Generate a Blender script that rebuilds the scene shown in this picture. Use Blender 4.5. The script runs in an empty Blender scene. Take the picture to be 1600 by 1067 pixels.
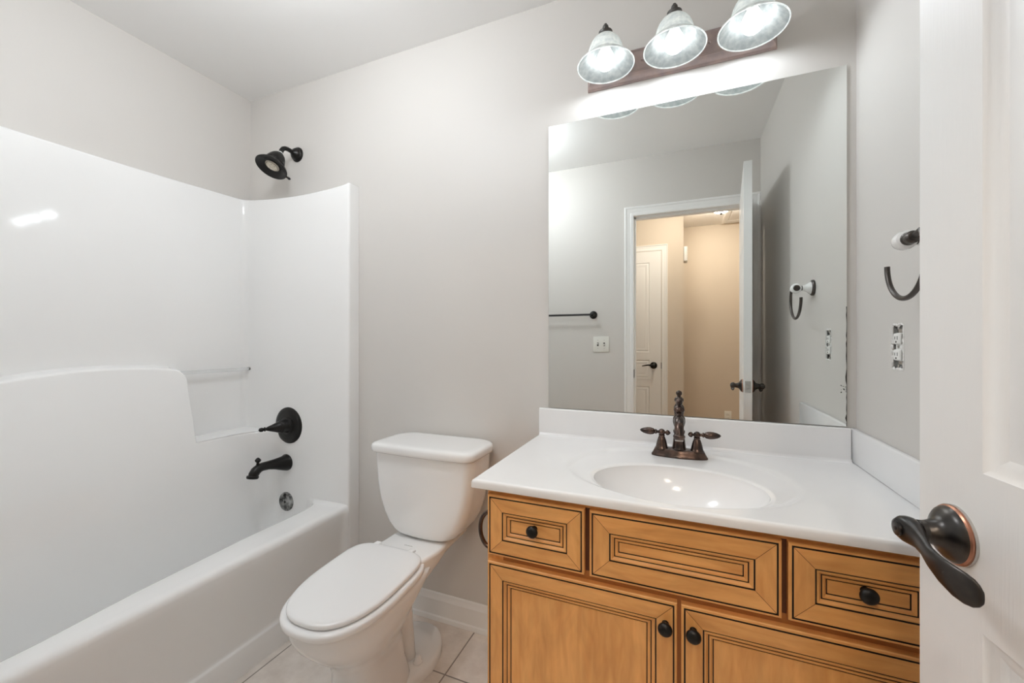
import bpy, bmesh, math, random
from mathutils import Vector, Matrix

random.seed(7)
S = bpy.context.scene
C = S.collection
PI = math.pi

# ------------------------------------------------------------------ camera, world, exposure
cam_d = bpy.data.cameras.new('camera')
cam = bpy.data.objects.new('camera', cam_d)
C.objects.link(cam)
cam.location = (0, 0, 1.2)
cam.rotation_euler = (PI / 2, 0, math.radians(22.33))
cam_d.sensor_width = 36
cam_d.lens = 36 * 633 / 1600
cam_d.shift_y = -2 / 1600
cam_d.clip_start = 0.02
S.camera = cam

W = bpy.data.worlds.new('world')
S.world = W
W.use_nodes = True
W.node_tree.nodes['Background'].inputs[0].default_value = (0.95, 0.97, 1.0, 1)
W.node_tree.nodes['Background'].inputs[1].default_value = 1.0

vs = S.view_settings
vs.view_transform = 'Standard'
vs.look = 'None'
vs.gamma = 1
vs.use_curve_mapping = False
vs.exposure = 0.0
S.cycles.use_denoising = True
S.cycles.max_bounces = 14
S.cycles.diffuse_bounces = 8
S.cycles.glossy_bounces = 6
S.cycles.sample_clamp_indirect = 6

BULB = 46.0          # emission of the vanity bulbs
HALL_LAMP = 172.0     # emission of the hall domes, the seen one and the added one
FILL_LAMP = 36.0      # emission of the unseen globe added as fill light


# ------------------------------------------------------------------ materials
def mat(name, col, rough=0.5, metal=0.0, **kw):
    m = bpy.data.materials.new(name)
    m.use_nodes = True
    b = m.node_tree.nodes['Principled BSDF']
    b.inputs['Base Color'].default_value = (*col, 1)
    b.inputs['Roughness'].default_value = rough
    b.inputs['Metallic'].default_value = metal
    for k, v in kw.items():
        b.inputs[k].default_value = v
    return m


def nodes(m):
    return m.node_tree.nodes, m.node_tree.links, m.node_tree.nodes['Principled BSDF']


def add_bump(m, scale, strength, dist=0.002, stretch=None, detail=3.0):
    n, l, b = nodes(m)
    tc = n.new('ShaderNodeTexCoord')
    mp = n.new('ShaderNodeMapping')
    if stretch:
        mp.inputs['Scale'].default_value = stretch
    nz = n.new('ShaderNodeTexNoise')
    nz.inputs['Scale'].default_value = scale
    nz.inputs['Detail'].default_value = detail
    bp = n.new('ShaderNodeBump')
    bp.inputs['Strength'].default_value = strength
    bp.inputs['Distance'].default_value = dist
    l.new(tc.outputs['Object'], mp.inputs[0])
    l.new(mp.outputs[0], nz.inputs['Vector'])
    l.new(nz.outputs['Fac'], bp.inputs['Height'])
    l.new(bp.outputs[0], b.inputs['Normal'])
    return m


def vary(m, c1, c2, scale, stretch=None, detail=3.0, lo=0.35, hi=0.65):
    n, l, b = nodes(m)
    tc = n.new('ShaderNodeTexCoord')
    mp = n.new('ShaderNodeMapping')
    if stretch:
        mp.inputs['Scale'].default_value = stretch
    nz = n.new('ShaderNodeTexNoise')
    nz.inputs['Scale'].default_value = scale
    nz.inputs['Detail'].default_value = detail
    r = n.new('ShaderNodeValToRGB')
    r.color_ramp.elements[0].position = lo
    r.color_ramp.elements[1].position = hi
    r.color_ramp.elements[0].color = (*c1, 1)
    r.color_ramp.elements[1].color = (*c2, 1)
    l.new(tc.outputs['Object'], mp.inputs[0])
    l.new(mp.outputs[0], nz.inputs['Vector'])
    l.new(nz.outputs['Fac'], r.inputs[0])
    l.new(r.outputs[0], b.inputs['Base Color'])
    return m


M = {}
M['wall'] = add_bump(mat('greige_wall_paint', (0.665, 0.64, 0.61), 0.5), 260, 0.12, 0.0006)
M['ceiling'] = add_bump(mat('ceiling_paint', (0.88, 0.875, 0.865), 0.8), 200, 0.15, 0.0008)
M['hall_wall'] = add_bump(mat('hall_wall_paint', (0.64, 0.56, 0.465), 0.55), 260, 0.12, 0.0006)
M['trim'] = mat('white_trim_paint', (0.88, 0.88, 0.87), 0.35)
M['door'] = add_bump(mat('white_door_paint', (0.86, 0.86, 0.855), 0.38), 60, 0.25, 0.0008, stretch=(6, 6, 0.35))
M['acrylic'] = add_bump(mat('glossy_white_gelcoat', (0.89, 0.89, 0.885), 0.075), 4, 0.02, 0.01, detail=0)
M['porcelain'] = mat('white_porcelain', (0.89, 0.89, 0.885), 0.10, **{'Coat Weight': 0.3})
M['seat'] = mat('white_seat_plastic', (0.90, 0.90, 0.90), 0.22)
M['marble'] = vary(mat('cultured_marble', (0.86, 0.86, 0.86), 0.14), (0.85, 0.85, 0.855), (0.88, 0.88, 0.885), 4)
M['black'] = mat('matte_black_bronze', (0.010, 0.009, 0.008), 0.36, 0.4)
M['bronze'] = vary(mat('oil_rubbed_bronze', (0.10, 0.07, 0.06), 0.24, 0.9), (0.045, 0.038, 0.036), (0.13, 0.085, 0.068), 40)
M['lever'] = vary(mat('dark_lever_bronze', (0.05, 0.05, 0.05), 0.3, 0.9), (0.045, 0.043, 0.042), (0.085, 0.075, 0.068), 30)
M['copper'] = mat('worn_copper_edge', (0.42, 0.20, 0.13), 0.3, 0.9)
M['nickel'] = mat('satin_steel', (0.55, 0.54, 0.52), 0.3, 1.0)
M['plate'] = vary(mat('light_bar_bronze', (0.20, 0.15, 0.14), 0.42, 0.15), (0.36, 0.29, 0.285), (0.46, 0.35, 0.32), 30)
M['cap'] = mat('socket_bronze', (0.10, 0.095, 0.09), 0.4, 0.5)
M['ring_metal'] = mat('ring_bronze', (0.085, 0.075, 0.07), 0.3, 0.8)
M['glaze'] = mat('black_glaze', (0.012, 0.005, 0.003), 0.55)
M['ivory'] = mat('ivory_plastic', (0.80, 0.79, 0.74), 0.35)
M['white_plastic'] = mat('white_plastic', (0.82, 0.82, 0.80), 0.4)
M['dark'] = mat('dark_cavity', (0.03, 0.028, 0.026), 0.9)
M['boxmetal'] = vary(mat('box_grey', (0.2, 0.2, 0.2), 0.6), (0.05, 0.05, 0.05), (0.45, 0.44, 0.42), 90)
M['paper'] = mat('torn_drywall', (0.80, 0.79, 0.77), 0.9)
M['nozzle'] = vary(mat('nozzle_rubber', (0.6, 0.55, 0.46), 0.6), (0.50, 0.45, 0.36), (0.75, 0.70, 0.60), 160)
M['chrome'] = vary(mat('worn_chrome', (0.3, 0.3, 0.3), 0.25, 0.9), (0.03, 0.03, 0.03), (0.45, 0.45, 0.44), 40)
M['mirror'] = mat('mirror_silver', (0.885, 0.91, 0.895), 0.0, 1.0)
M['mirror_edge'] = mat('mirror_edge_glass', (0.30, 0.34, 0.32), 0.2)
M['clear'] = mat('clear_acrylic', (0.95, 0.96, 0.96), 0.05, 0, **{'Transmission Weight': 0.85, 'IOR': 1.35})
M['rubber'] = mat('white_bumper', (0.82, 0.82, 0.80), 0.5)


def wood(name, along_x):
    m = mat(name, (0.6, 0.3, 0.1), 0.33)
    n, l, b = nodes(m)
    tc = n.new('ShaderNodeTexCoord')
    mp = n.new('ShaderNodeMapping')
    mp.inputs['Scale'].default_value = (1.6, 4, 11) if along_x else (11, 4, 1.6)
    nz = n.new('ShaderNodeTexNoise')
    nz.inputs['Scale'].default_value = 5
    nz.inputs['Detail'].default_value = 8
    nz.inputs['Distortion'].default_value = 0.6
    mp2 = n.new('ShaderNodeMapping')
    mp2.inputs['Scale'].default_value = (2, 2, 6) if along_x else (6, 2, 2)
    nz2 = n.new('ShaderNodeTexNoise')
    nz2.inputs['Scale'].default_value = 3
    nz2.inputs['Detail'].default_value = 4
    nz2.inputs['Distortion'].default_value = 1.2
    r = n.new('ShaderNodeValToRGB')
    e = r.color_ramp.elements
    e[0].position, e[1].position = 0.30, 0.72
    e[0].color = (0.70, 0.32, 0.095, 1)
    e[1].color = (0.84, 0.44, 0.15, 1)
    r2 = n.new('ShaderNodeValToRGB')
    f = r2.color_ramp.elements
    f[0].position, f[1].position = 0.3, 0.7
    f[0].color = (0.84, 0.82, 0.80, 1)
    f[1].color = (1.05, 1.05, 1.05, 1)
    mx = n.new('ShaderNodeMix')
    mx.data_type = 'RGBA'
    mx.blend_type = 'MULTIPLY'
    mx.inputs[0].default_value = 1.0
    l.new(tc.outputs['Object'], mp.inputs[0])
    l.new(tc.outputs['Object'], mp2.inputs[0])
    l.new(mp.outputs[0], nz.inputs['Vector'])
    l.new(mp2.outputs[0], nz2.inputs['Vector'])
    l.new(nz.outputs['Fac'], r.inputs[0])
    l.new(nz2.outputs['Fac'], r2.inputs[0])
    l.new(r.outputs[0], mx.inputs[6])
    l.new(r2.outputs[0], mx.inputs[7])
    l.new(mx.outputs[2], b.inputs['Base Color'])
    return m


M['wood_h'] = wood('glazed_maple_rail', True)
M['wood_v'] = wood('glazed_maple_stile', False)
M['wood_rail'] = mat('maple_rail_glaze_shade', (0.40, 0.155, 0.04), 0.42)  # glaze and the shade under the drawers mixed into one brown
M['wood_dark'] = mat('maple_frame_shadow_stain', (0.10, 0.032, 0.009), 0.5)  # dark stain with the shade of the gaps put into its colour


def tile_mat():
    m = mat('beige_floor_tile', (0.45, 0.38, 0.32), 0.42)
    n, l, b = nodes(m)
    tc = n.new('ShaderNodeTexCoord')
    mp = n.new('ShaderNodeMapping')
    T = 0.3185
    mp.inputs['Location'].default_value = (0.775 / T + 8, -1.253 / T + 8, 0)
    mp.inputs['Scale'].default_value = (1 / T, 1 / T, 1)
    br = n.new('ShaderNodeTexBrick')
    br.offset = 0
    br.squash = 1
    br.inputs['Scale'].default_value = 1
    br.inputs['Mortar Size'].default_value = 0.009
    br.inputs['Mortar Smooth'].default_value = 0.2
    br.inputs['Brick Width'].default_value = 1
    br.inputs['Row Height'].default_value = 1
    br.inputs['Mortar'].default_value = (0.27, 0.235, 0.205, 1)
    nz = n.new('ShaderNodeTexNoise')
    nz.inputs['Scale'].default_value = 7
    nz.inputs['Detail'].default_value = 7
    nz.inputs['Roughness'].default_value = 0.65
    r = n.new('ShaderNodeValToRGB')
    e = r.color_ramp.elements
    e[0].position, e[1].position = 0.32, 0.68
    e[0].color = (0.64, 0.57, 0.51, 1)
    e[1].color = (0.86, 0.80, 0.745, 1)
    bp = n.new('ShaderNodeBump')
    bp.invert = True
    bp.inputs['Strength'].default_value = 0.5
    bp.inputs['Distance'].default_value = 0.002
    l.new(tc.outputs['Object'], mp.inputs[0])
    l.new(mp.outputs[0], br.inputs['Vector'])
    l.new(tc.outputs['Object'], nz.inputs['Vector'])
    l.new(nz.outputs['Fac'], r.inputs[0])
    l.new(r.outputs[0], br.inputs['Color1'])
    l.new(r.outputs[0], br.inputs['Color2'])
    l.new(br.outputs['Color'], b.inputs['Base Color'])
    l.new(br.outputs['Fac'], bp.inputs['Height'])
    l.new(bp.outputs[0], b.inputs['Normal'])
    return m


M['tile'] = tile_mat()
M['carpet'] = mat('hall_floor', (0.42, 0.34, 0.27), 0.9)


def emit_mat(name, col, strength):
    m = bpy.data.materials.new(name)
    m.use_nodes = True
    n = m.node_tree.nodes
    n.clear()
    o = n.new('ShaderNodeOutputMaterial')
    e = n.new('ShaderNodeEmission')
    e.inputs[0].default_value = (*col, 1)
    e.inputs[1].default_value = strength
    m.node_tree.links.new(e.outputs[0], o.inputs[0])
    return m


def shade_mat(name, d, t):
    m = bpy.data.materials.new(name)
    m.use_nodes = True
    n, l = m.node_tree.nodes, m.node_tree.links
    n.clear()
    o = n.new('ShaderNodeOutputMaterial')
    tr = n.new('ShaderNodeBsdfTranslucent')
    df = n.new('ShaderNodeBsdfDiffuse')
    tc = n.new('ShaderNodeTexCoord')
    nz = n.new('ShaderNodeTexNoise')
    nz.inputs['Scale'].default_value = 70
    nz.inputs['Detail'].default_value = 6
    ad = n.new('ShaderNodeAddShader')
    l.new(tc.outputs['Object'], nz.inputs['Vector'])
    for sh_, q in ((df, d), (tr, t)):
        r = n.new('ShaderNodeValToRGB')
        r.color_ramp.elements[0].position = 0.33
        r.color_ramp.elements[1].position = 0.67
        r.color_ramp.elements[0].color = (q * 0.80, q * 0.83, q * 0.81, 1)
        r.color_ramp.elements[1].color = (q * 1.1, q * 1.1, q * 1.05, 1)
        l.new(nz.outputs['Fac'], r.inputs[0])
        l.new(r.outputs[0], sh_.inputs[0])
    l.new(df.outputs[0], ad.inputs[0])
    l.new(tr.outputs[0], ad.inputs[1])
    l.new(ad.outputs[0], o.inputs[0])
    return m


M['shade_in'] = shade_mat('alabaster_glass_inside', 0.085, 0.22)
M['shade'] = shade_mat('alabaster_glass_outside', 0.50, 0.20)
M['bulb'] = emit_mat('lit_bulb', (0.88, 0.945, 1.0), BULB)
M['hall_dome'] = emit_mat('lit_hall_dome', (1.0, 0.88, 0.74), HALL_LAMP)
M['fill_lens'] = emit_mat('unseen_fill_lens', (0.905, 0.955, 1.0), FILL_LAMP)


# ------------------------------------------------------------------ mesh helpers
class MB:
    """collects shapes (world coordinates) and links them as one mesh object"""

    def __init__(self):
        self.bm = bmesh.new()
        self.mats = []

    def mi(self, m):
        if m not in self.mats:
            self.mats.append(m)
        return self.mats.index(m)

    def _set(self, faces, m):
        if m is not None:
            k = self.mi(m)
            for f in faces:
                f.material_index = k

    def box(self, lo, hi, m=None, bevel=0.0, seg=2, rot=None, about=None):
        r = bmesh.ops.create_cube(self.bm, size=1)
        vs_ = r['verts']
        lo, hi = Vector(lo), Vector(hi)
        c, s = (lo + hi) / 2, hi - lo
        for v in vs_:
            v.co = Vector((v.co.x * s.x, v.co.y * s.y, v.co.z * s.z)) + c
        fs = list({f for v in vs_ for f in v.link_faces})
        if bevel > 0:
            es = list({e for v in vs_ for e in v.link_edges})
            rb = bmesh.ops.bevel(self.bm, geom=es, offset=bevel, segments=seg, profile=0.5, affect='EDGES')
            vs_ = list({v for f in rb['faces'] for v in f.verts} | {v for v in vs_ if v.is_valid})
            fs = list({f for v in vs_ for f in v.link_faces})
        if rot is not None:
            a = Vector(about) if about is not None else c
            for v in vs_:
                v.co = rot @ (v.co - a) + a
        self._set(fs, m)
        return self

    def loft(self, secs, m=None, closed=True, cap0=False, cap1=False, flip=False):
        rows = [[self.bm.verts.new(p) for p in s] for s in secs]
        fs = []
        n = len(rows[0])
        rng = n if closed else n - 1
        for a, b in zip(rows, rows[1:]):
            for i in range(rng):
                j = (i + 1) % n
                q = [a[i], a[j], b[j], b[i]]
                if flip:
                    q.reverse()
                try:
                    fs.append(self.bm.faces.new(q))
                except ValueError:
                    pass
        if cap0:
            fs.append(self.bm.faces.new(rows[0] if flip else rows[0][::-1]))
        if cap1:
            fs.append(self.bm.faces.new(rows[-1][::-1] if flip else rows[-1]))
        self._set(fs, m)
        return self

    def lathe(self, prof, origin, axis=(0, 0, 1), m=None, seg=32, cap0=True, cap1=True, ref=None):
        """prof: (radius, height along axis)"""
        ax = Vector(axis).normalized()
        u = Vector(ref) if ref is not None else (Vector((1, 0, 0)) if abs(ax.x) < 0.9 else Vector((0, 1, 0)))
        u = (u - ax * u.dot(ax)).normalized()
        w = ax.cross(u)
        o = Vector(origin)
        secs = [[o + ax * h + (u * math.cos(2 * PI * i / seg) + w * math.sin(2 * PI * i / seg)) * max(r, 1e-5) for i in range(seg)] for r, h in prof]
        return self.loft(secs, m, True, cap0, cap1)

    def tube(self, pts, rad, m=None, seg=12, cap=True, flat=1.0, up=(0, 0, 1)):
        pts = [Vector(p) for p in pts]
        rads = rad if isinstance(rad, (list, tuple)) else [rad] * len(pts)
        secs = []
        pu = Vector(up)
        for i, p in enumerate(pts):
            t = (pts[min(i + 1, len(pts) - 1)] - pts[max(i - 1, 0)]).normalized()
            w = t.cross(pu)
            if w.length < 1e-4:
                w = t.cross(Vector((0.3, 1, 0.1)))
            w.normalize()
            v = w.cross(t)
            pu = v
            secs.append([p + (w * math.cos(2 * PI * k / seg) + v * math.sin(2 * PI * k / seg) * flat) * rads[i] for k in range(seg)])
        return self.loft(secs, m, True, cap, cap, flip=True)

    def sphere(self, c, r, m=None, sc=(1, 1, 1), seg=20):
        rr = bmesh.ops.create_uvsphere(self.bm, u_segments=seg, v_segments=seg // 2, radius=r)
        for v in rr['verts']:
            v.co = Vector((v.co.x * sc[0], v.co.y * sc[1], v.co.z * sc[2])) + Vector(c)
        self._set(list({f for v in rr['verts'] for f in v.link_faces}), m)
        return self

    def rings(self, o, ux, uz, n, w, h, rings, mitre=None):
        """concentric rectangle profile. o: corner, ux/uz in-plane axes, n: outward normal.
        rings: (inset, height, material of the band that ends here: m or (m_horizontal, m_vertical))"""
        o, ux, uz, n = Vector(o), Vector(ux), Vector(uz), Vector(n)

        def corners(d, q):
            return [o + ux * a + uz * b + n * q for a, b in ((d, d), (w - d, d), (w - d, h - d), (d, h - d))]

        prev = None
        for d, q, mm in [r_[:3] for r_ in rings]:
            cur = [self.bm.verts.new(p) for p in corners(d, q)]
            if prev:
                for i in range(4):
                    j = (i + 1) % 4
                    f = self.bm.faces.new([prev[i], prev[j], cur[j], cur[i]])
                    mt = mm[i % 2] if isinstance(mm, tuple) else mm
                    f.material_index = self.mi(mt)
            prev = cur
        f = self.bm.faces.new(prev)
        mm = rings[-1][2]
        f.material_index = self.mi(rings[-1][3] if len(rings[-1]) > 3 else (mm[1] if isinstance(mm, tuple) else mm))
        return self

    def build(self, name, m=None, parent=None, smooth=True, angle=35, merge=0.0, fix=True):
        bm = self.bm
        if merge:
            bmesh.ops.remove_doubles(bm, verts=bm.verts, dist=merge)
        if fix:
            bmesh.ops.recalc_face_normals(bm, faces=bm.faces)
        off = Vector(parent['_o']) if parent is not None and '_o' in parent.keys() else Vector((0, 0, 0))
        if off.length > 0:
            bmesh.ops.translate(bm, verts=bm.verts, vec=-off)
        me = bpy.data.meshes.new(name)
        bm.to_mesh(me)
        bm.free()
        if m is not None and not self.mats:
            self.mats = [m]
        for x in self.mats:
            me.materials.append(x)
        if smooth:
            me.shade_smooth()
            me.set_sharp_from_angle(angle=math.radians(angle))
        ob = bpy.data.objects.new(name, me)
        C.objects.link(ob)
        if parent is not None:
            ob.parent = parent
            ob['_o'] = tuple(off)
        else:
            ob['_o'] = (0.0, 0.0, 0.0)
        return ob


def tag(o, label=None, cat=None, group=None, kind=None):
    if label:
        o['label'] = label
    if cat:
        o['category'] = cat
    if group:
        o['group'] = group
    if kind:
        o['kind'] = kind
    return o


def thing(name, label, cat, loc, group=None, kind=None):
    o = bpy.data.objects.new(name, None)
    o.empty_display_size = 0.05
    C.objects.link(o)
    o.location = loc
    o['_o'] = tuple(loc)
    return tag(o, label, cat, group, kind)


def struct(mb, name, m, label, cat, **k):
    return tag(mb.build(name, m, **k), label, cat, None, 'structure')


def arc(cx, cy, r, a0, a1, n):
    return [(cx + r * math.cos(math.radians(a0 + (a1 - a0) * i / n)), cy + r * math.sin(math.radians(a0 + (a1 - a0) * i / n))) for i in range(n + 1)]


def sstep(x, a, b):
    t = min(1, max(0, (x - a) / (b - a)))
    return t * t * (3 - 2 * t)


# ------------------------------------------------------------------ room shell
XL, XR, YB, YF, ZC = -2.155, 0.488, 1.5, -0.024, 2.5
TH = 0.12
OPL, OPR, OPZ = -0.296, 0.425, 2.088       # doorway
YH, YH2, XH = -1.2, -2.1, 0.045            # hall walls

mb = MB(); mb.box((XL - TH, YF - TH, -0.1), (XR + TH, YB + TH, 0))
struct(mb, 'floor', M['tile'], 'beige square ceramic tile floor with dark grout', 'floor')
mb = MB(); mb.box((XL - TH, YF - TH, ZC), (XR + TH, YB + TH, ZC + 0.1))
struct(mb, 'ceiling', M['ceiling'], 'flat off-white painted bathroom ceiling', 'ceiling')
mb = MB(); mb.box((XL - TH, YB, 0), (XR + TH, YB + TH, ZC))
struct(mb, 'wall_back', M['wall'], 'greige painted wall behind toilet and mirror', 'wall')
mb = MB(); mb.box((XL - TH, YF - TH, 0), (XL, YB, ZC))
struct(mb, 'wall_left', M['wall'], 'greige painted wall above the tub surround', 'wall')
OY, OZ = 1.253, 1.184                       # uncovered outlet
hy, hz = 0.027, 0.052
mb = MB()
mb.box((XR, YF - TH, 0), (XR + TH, OY - hy, ZC))
mb.box((XR, OY + hy, 0), (XR + TH, YB, ZC))
mb.box((XR, OY - hy, 0), (XR + TH, OY + hy, OZ - hz))
mb.box((XR, OY - hy, OZ + hz), (XR + TH, OY + hy, ZC))
struct(mb, 'wall_right', M['wall'], 'painted side wall beside the vanity with open outlet hole', 'wall')
mb = MB()
mb.box((XL, YF - TH, 0), (OPL - 0.018, YF, ZC))
mb.box((OPR + 0.018, YF - TH, 0), (XR, YF, ZC))
mb.box((OPL - 0.018, YF - TH, OPZ + 0.018), (OPR + 0.018, YF, ZC))
struct(mb, 'wall_front', M['wall'], 'painted wall holding the doorway, seen in the mirror', 'wall')


def casing(mb, side, x0, x1, z1, y, sgn, wdt=0.075):
    """door casing of stepped profile around an opening in a wall whose face is at y; sgn: direction it projects"""
    prof = [(0.0, 0.0), (0.0, 0.009), (0.008, 0.012), (0.018, 0.012), (0.022, 0.010), (0.045, 0.014), (0.050, 0.018), (wdt - 0.006, 0.019), (wdt, 0.016), (wdt, 0.0)]
    secs = []
    for cx, cz, dx, dz in ((x0, 0, -1, 0), (x0, z1, -1, 1), (x1, z1, 1, 1), (x1, 0, 1, 0)):
        secs.append([Vector((cx + dx * d, y + sgn * q, cz + dz * d)) for d, q in prof])
    mb.loft(secs, None, False)
    return mb


mb = MB()
casing(mb, 0, OPL, OPR, OPZ, YF, 1, 0.063)
casing(mb, 0, OPL, OPR, OPZ, YF - TH, -1, 0.063)
for x0, x1 in ((OPL - 0.018, OPL), (OPR, OPR + 0.018)):
    mb.box((x0, YF - TH, 0), (x1, YF, OPZ))
mb.box((OPL - 0.018, YF - TH, OPZ), (OPR + 0.018, YF, OPZ + 0.018))
mb.box((OPL, YF - 0.075, 0), (OPL + 0.011, YF - 0.04, OPZ))
mb.box((OPL, YF - 0.075, OPZ - 0.011), (OPR, YF - 0.04, OPZ))
t = struct(mb, 'trim_1', M['trim'], 'white moulded casing around the bathroom doorway', 'trim', angle=25)
mb = MB()
mb.box((OPL - 0.0005, YF - 0.034, 0.93), (OPL + 0.0025, YF - 0.004, 0.99), bevel=0.001)
mb.build('strike_plate', M['black'], t)


def baseboard(name, p0, p1, n, label):
    prof = [(0.0, 0.0), (0.021, 0.0), (0.021, 0.008), (0.018, 0.016), (0.013, 0.019), (0.012, 0.020), (0.012, 0.078), (0.0145, 0.080), (0.0145, 0.086), (0.011, 0.093), (0.0085, 0.100), (0.007, 0.108), (0.004, 0.111), (0.0, 0.111)]
    mb = MB()
    p0, p1, n = Vector(p0), Vector(p1), Vector(n)
    mb.loft([[p + n * d + Vector((0, 0, z)) for d, z in prof] for p in (p0, p1)], None, False)
    return struct(mb, name, M['trim'], label, 'baseboard', angle=25)


baseboard('baseboard_back', (-1.398, YB, 0), (-0.47, YB, 0), (0, -1, 0), 'white moulded baseboard along the wall behind the toilet')
baseboard('baseboard_front', (-1.398, YF, 0), (OPL - 0.064, YF, 0), (0, 1, 0), 'white baseboard under the light switch by the doorway')

# hall beyond the doorway (seen in the mirror)
HX0, HX1 = -1.9, 1.9
mb = MB(); mb.box((HX0, YH2 - 0.1, -0.1), (HX1, YF - TH, 0))
struct(mb, 'floor_hall', M['carpet'], 'tan hall floor beyond the doorway', 'floor')
mb = MB(); mb.box((HX0, YH2 - 0.1, ZC), (HX1, YF - TH, ZC + 0.1))
struct(mb, 'ceiling_hall', M['ceiling'], 'hall ceiling beyond the doorway, seen in the mirror', 'ceiling')
mb = MB(); mb.box((HX0, YH2 - 0.1, 0), (XH, YH, ZC))
struct(mb, 'wall_hall_near', M['hall_wall'], 'hall wall holding the closet door, seen in the mirror', 'wall')
mb = MB(); mb.box((XH, YH2 - 0.1, 0), (HX1, YH2, ZC))
struct(mb, 'wall_hall_far', M['hall_wall'], 'warm beige far hall wall, seen in the mirror', 'wall')
mb = MB(); mb.box((HX1, YH2 - 0.1, 0), (HX1 + 0.1, YF - TH, ZC))
struct(mb, 'wall_hall_right', M['hall_wall'], 'end wall of the hall behind the open door', 'wall')
mb = MB(); mb.box((HX0 - 0.1, YH, 0), (HX0, YF - TH, ZC))
struct(mb, 'wall_hall_left', M['hall_wall'], 'end wall of the hall past the closet door', 'wall')
mb = MB(); mb.box((XR + TH, YF - TH - 0.02, 0), (HX1, YF - TH, ZC))
struct(mb, 'wall_hall_side', M['hall_wall'], 'hall side of the bathroom wall', 'wall')


# ------------------------------------------------------------------ panelled doors
def panel_door(mb, w, h, th, rows, stile, mull, m, both=True):
    """door in local coords: x 0..w, y 0..th, z 0..h with moulded panels"""
    pw = (w - 2 * stile - mull) / 2
    cols = [(stile, stile + pw), (stile + pw + mull, w - stile)]
    mb.box((0, 0, 0), (stile, th, h), m)
    mb.box((w - stile, 0, 0), (w, th, h), m)
    mb.box((cols[0][1], 0, 0), (cols[1][0], th, h), m)
    zs = [0] + [z for r in rows for z in r] + [h]
    for c0, c1 in cols:
        for i in range(0, len(zs), 2):
            mb.box((c0, 0, zs[i]), (c1, th, zs[i + 1]), m)
        for z0, z1 in rows:
            R = [(0, 0, m), (0.006, -0.004, m), (0.012, -0.0055, m), (0.020, -0.0095, m), (0.024, -0.0095, m), (0.050, -0.003, m), (0.054, -0.0025, m)]
            mb.rings((c0, 0, z0), (1, 0, 0), (0, 0, 1), (0, -1, 0), c1 - c0, z1 - z0, R)
            mb.rings((c0, th, z0), (1, 0, 0), (0, 0, 1), (0, 1, 0), c1 - c0, z1 - z0, R)
    return mb


def xform(mb, mtx):
    bmesh.ops.transform(mb.bm, matrix=mtx, verts=mb.bm.verts)
    return mb


# bathroom door: hinge at the right jamb, opened into the room a little past the frame normal
DW, DT, DH = 0.715, 0.036, 2.07
ang = math.atan2(0.712, -0.068)             # direction hinge -> free edge
d1 = Vector((math.cos(ang), math.sin(ang), 0))
n1 = Vector((-math.sin(ang), math.cos(ang), 0))   # points to -x side (room-left face)
hinge_left = Vector((0.298, 0.707, 0)) - d1 * DW   # left face hinge corner
# local x -> d1, local y -> -n1*... left face is y=0 facing -y
MD = Matrix(((d1.x, -n1.x, 0, hinge_left.x), (d1.y, -n1.y, 0, hinge_left.y), (0, 0, 1, 0.012), (0, 0, 0, 1)))
rows_b = [(0.24, 0.867), (1.042, 1.70), (1.81, 1.955)]
mb = panel_door(MB(), DW, DH, DT, rows_b, 0.102, 0.10, M['door'])
xform(mb, MD)
door = tag(mb.build('door_1', M['door'], merge=0.0, angle=25), 'white six-panel bathroom door standing open at the right', 'door', None, 'structure')


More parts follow.
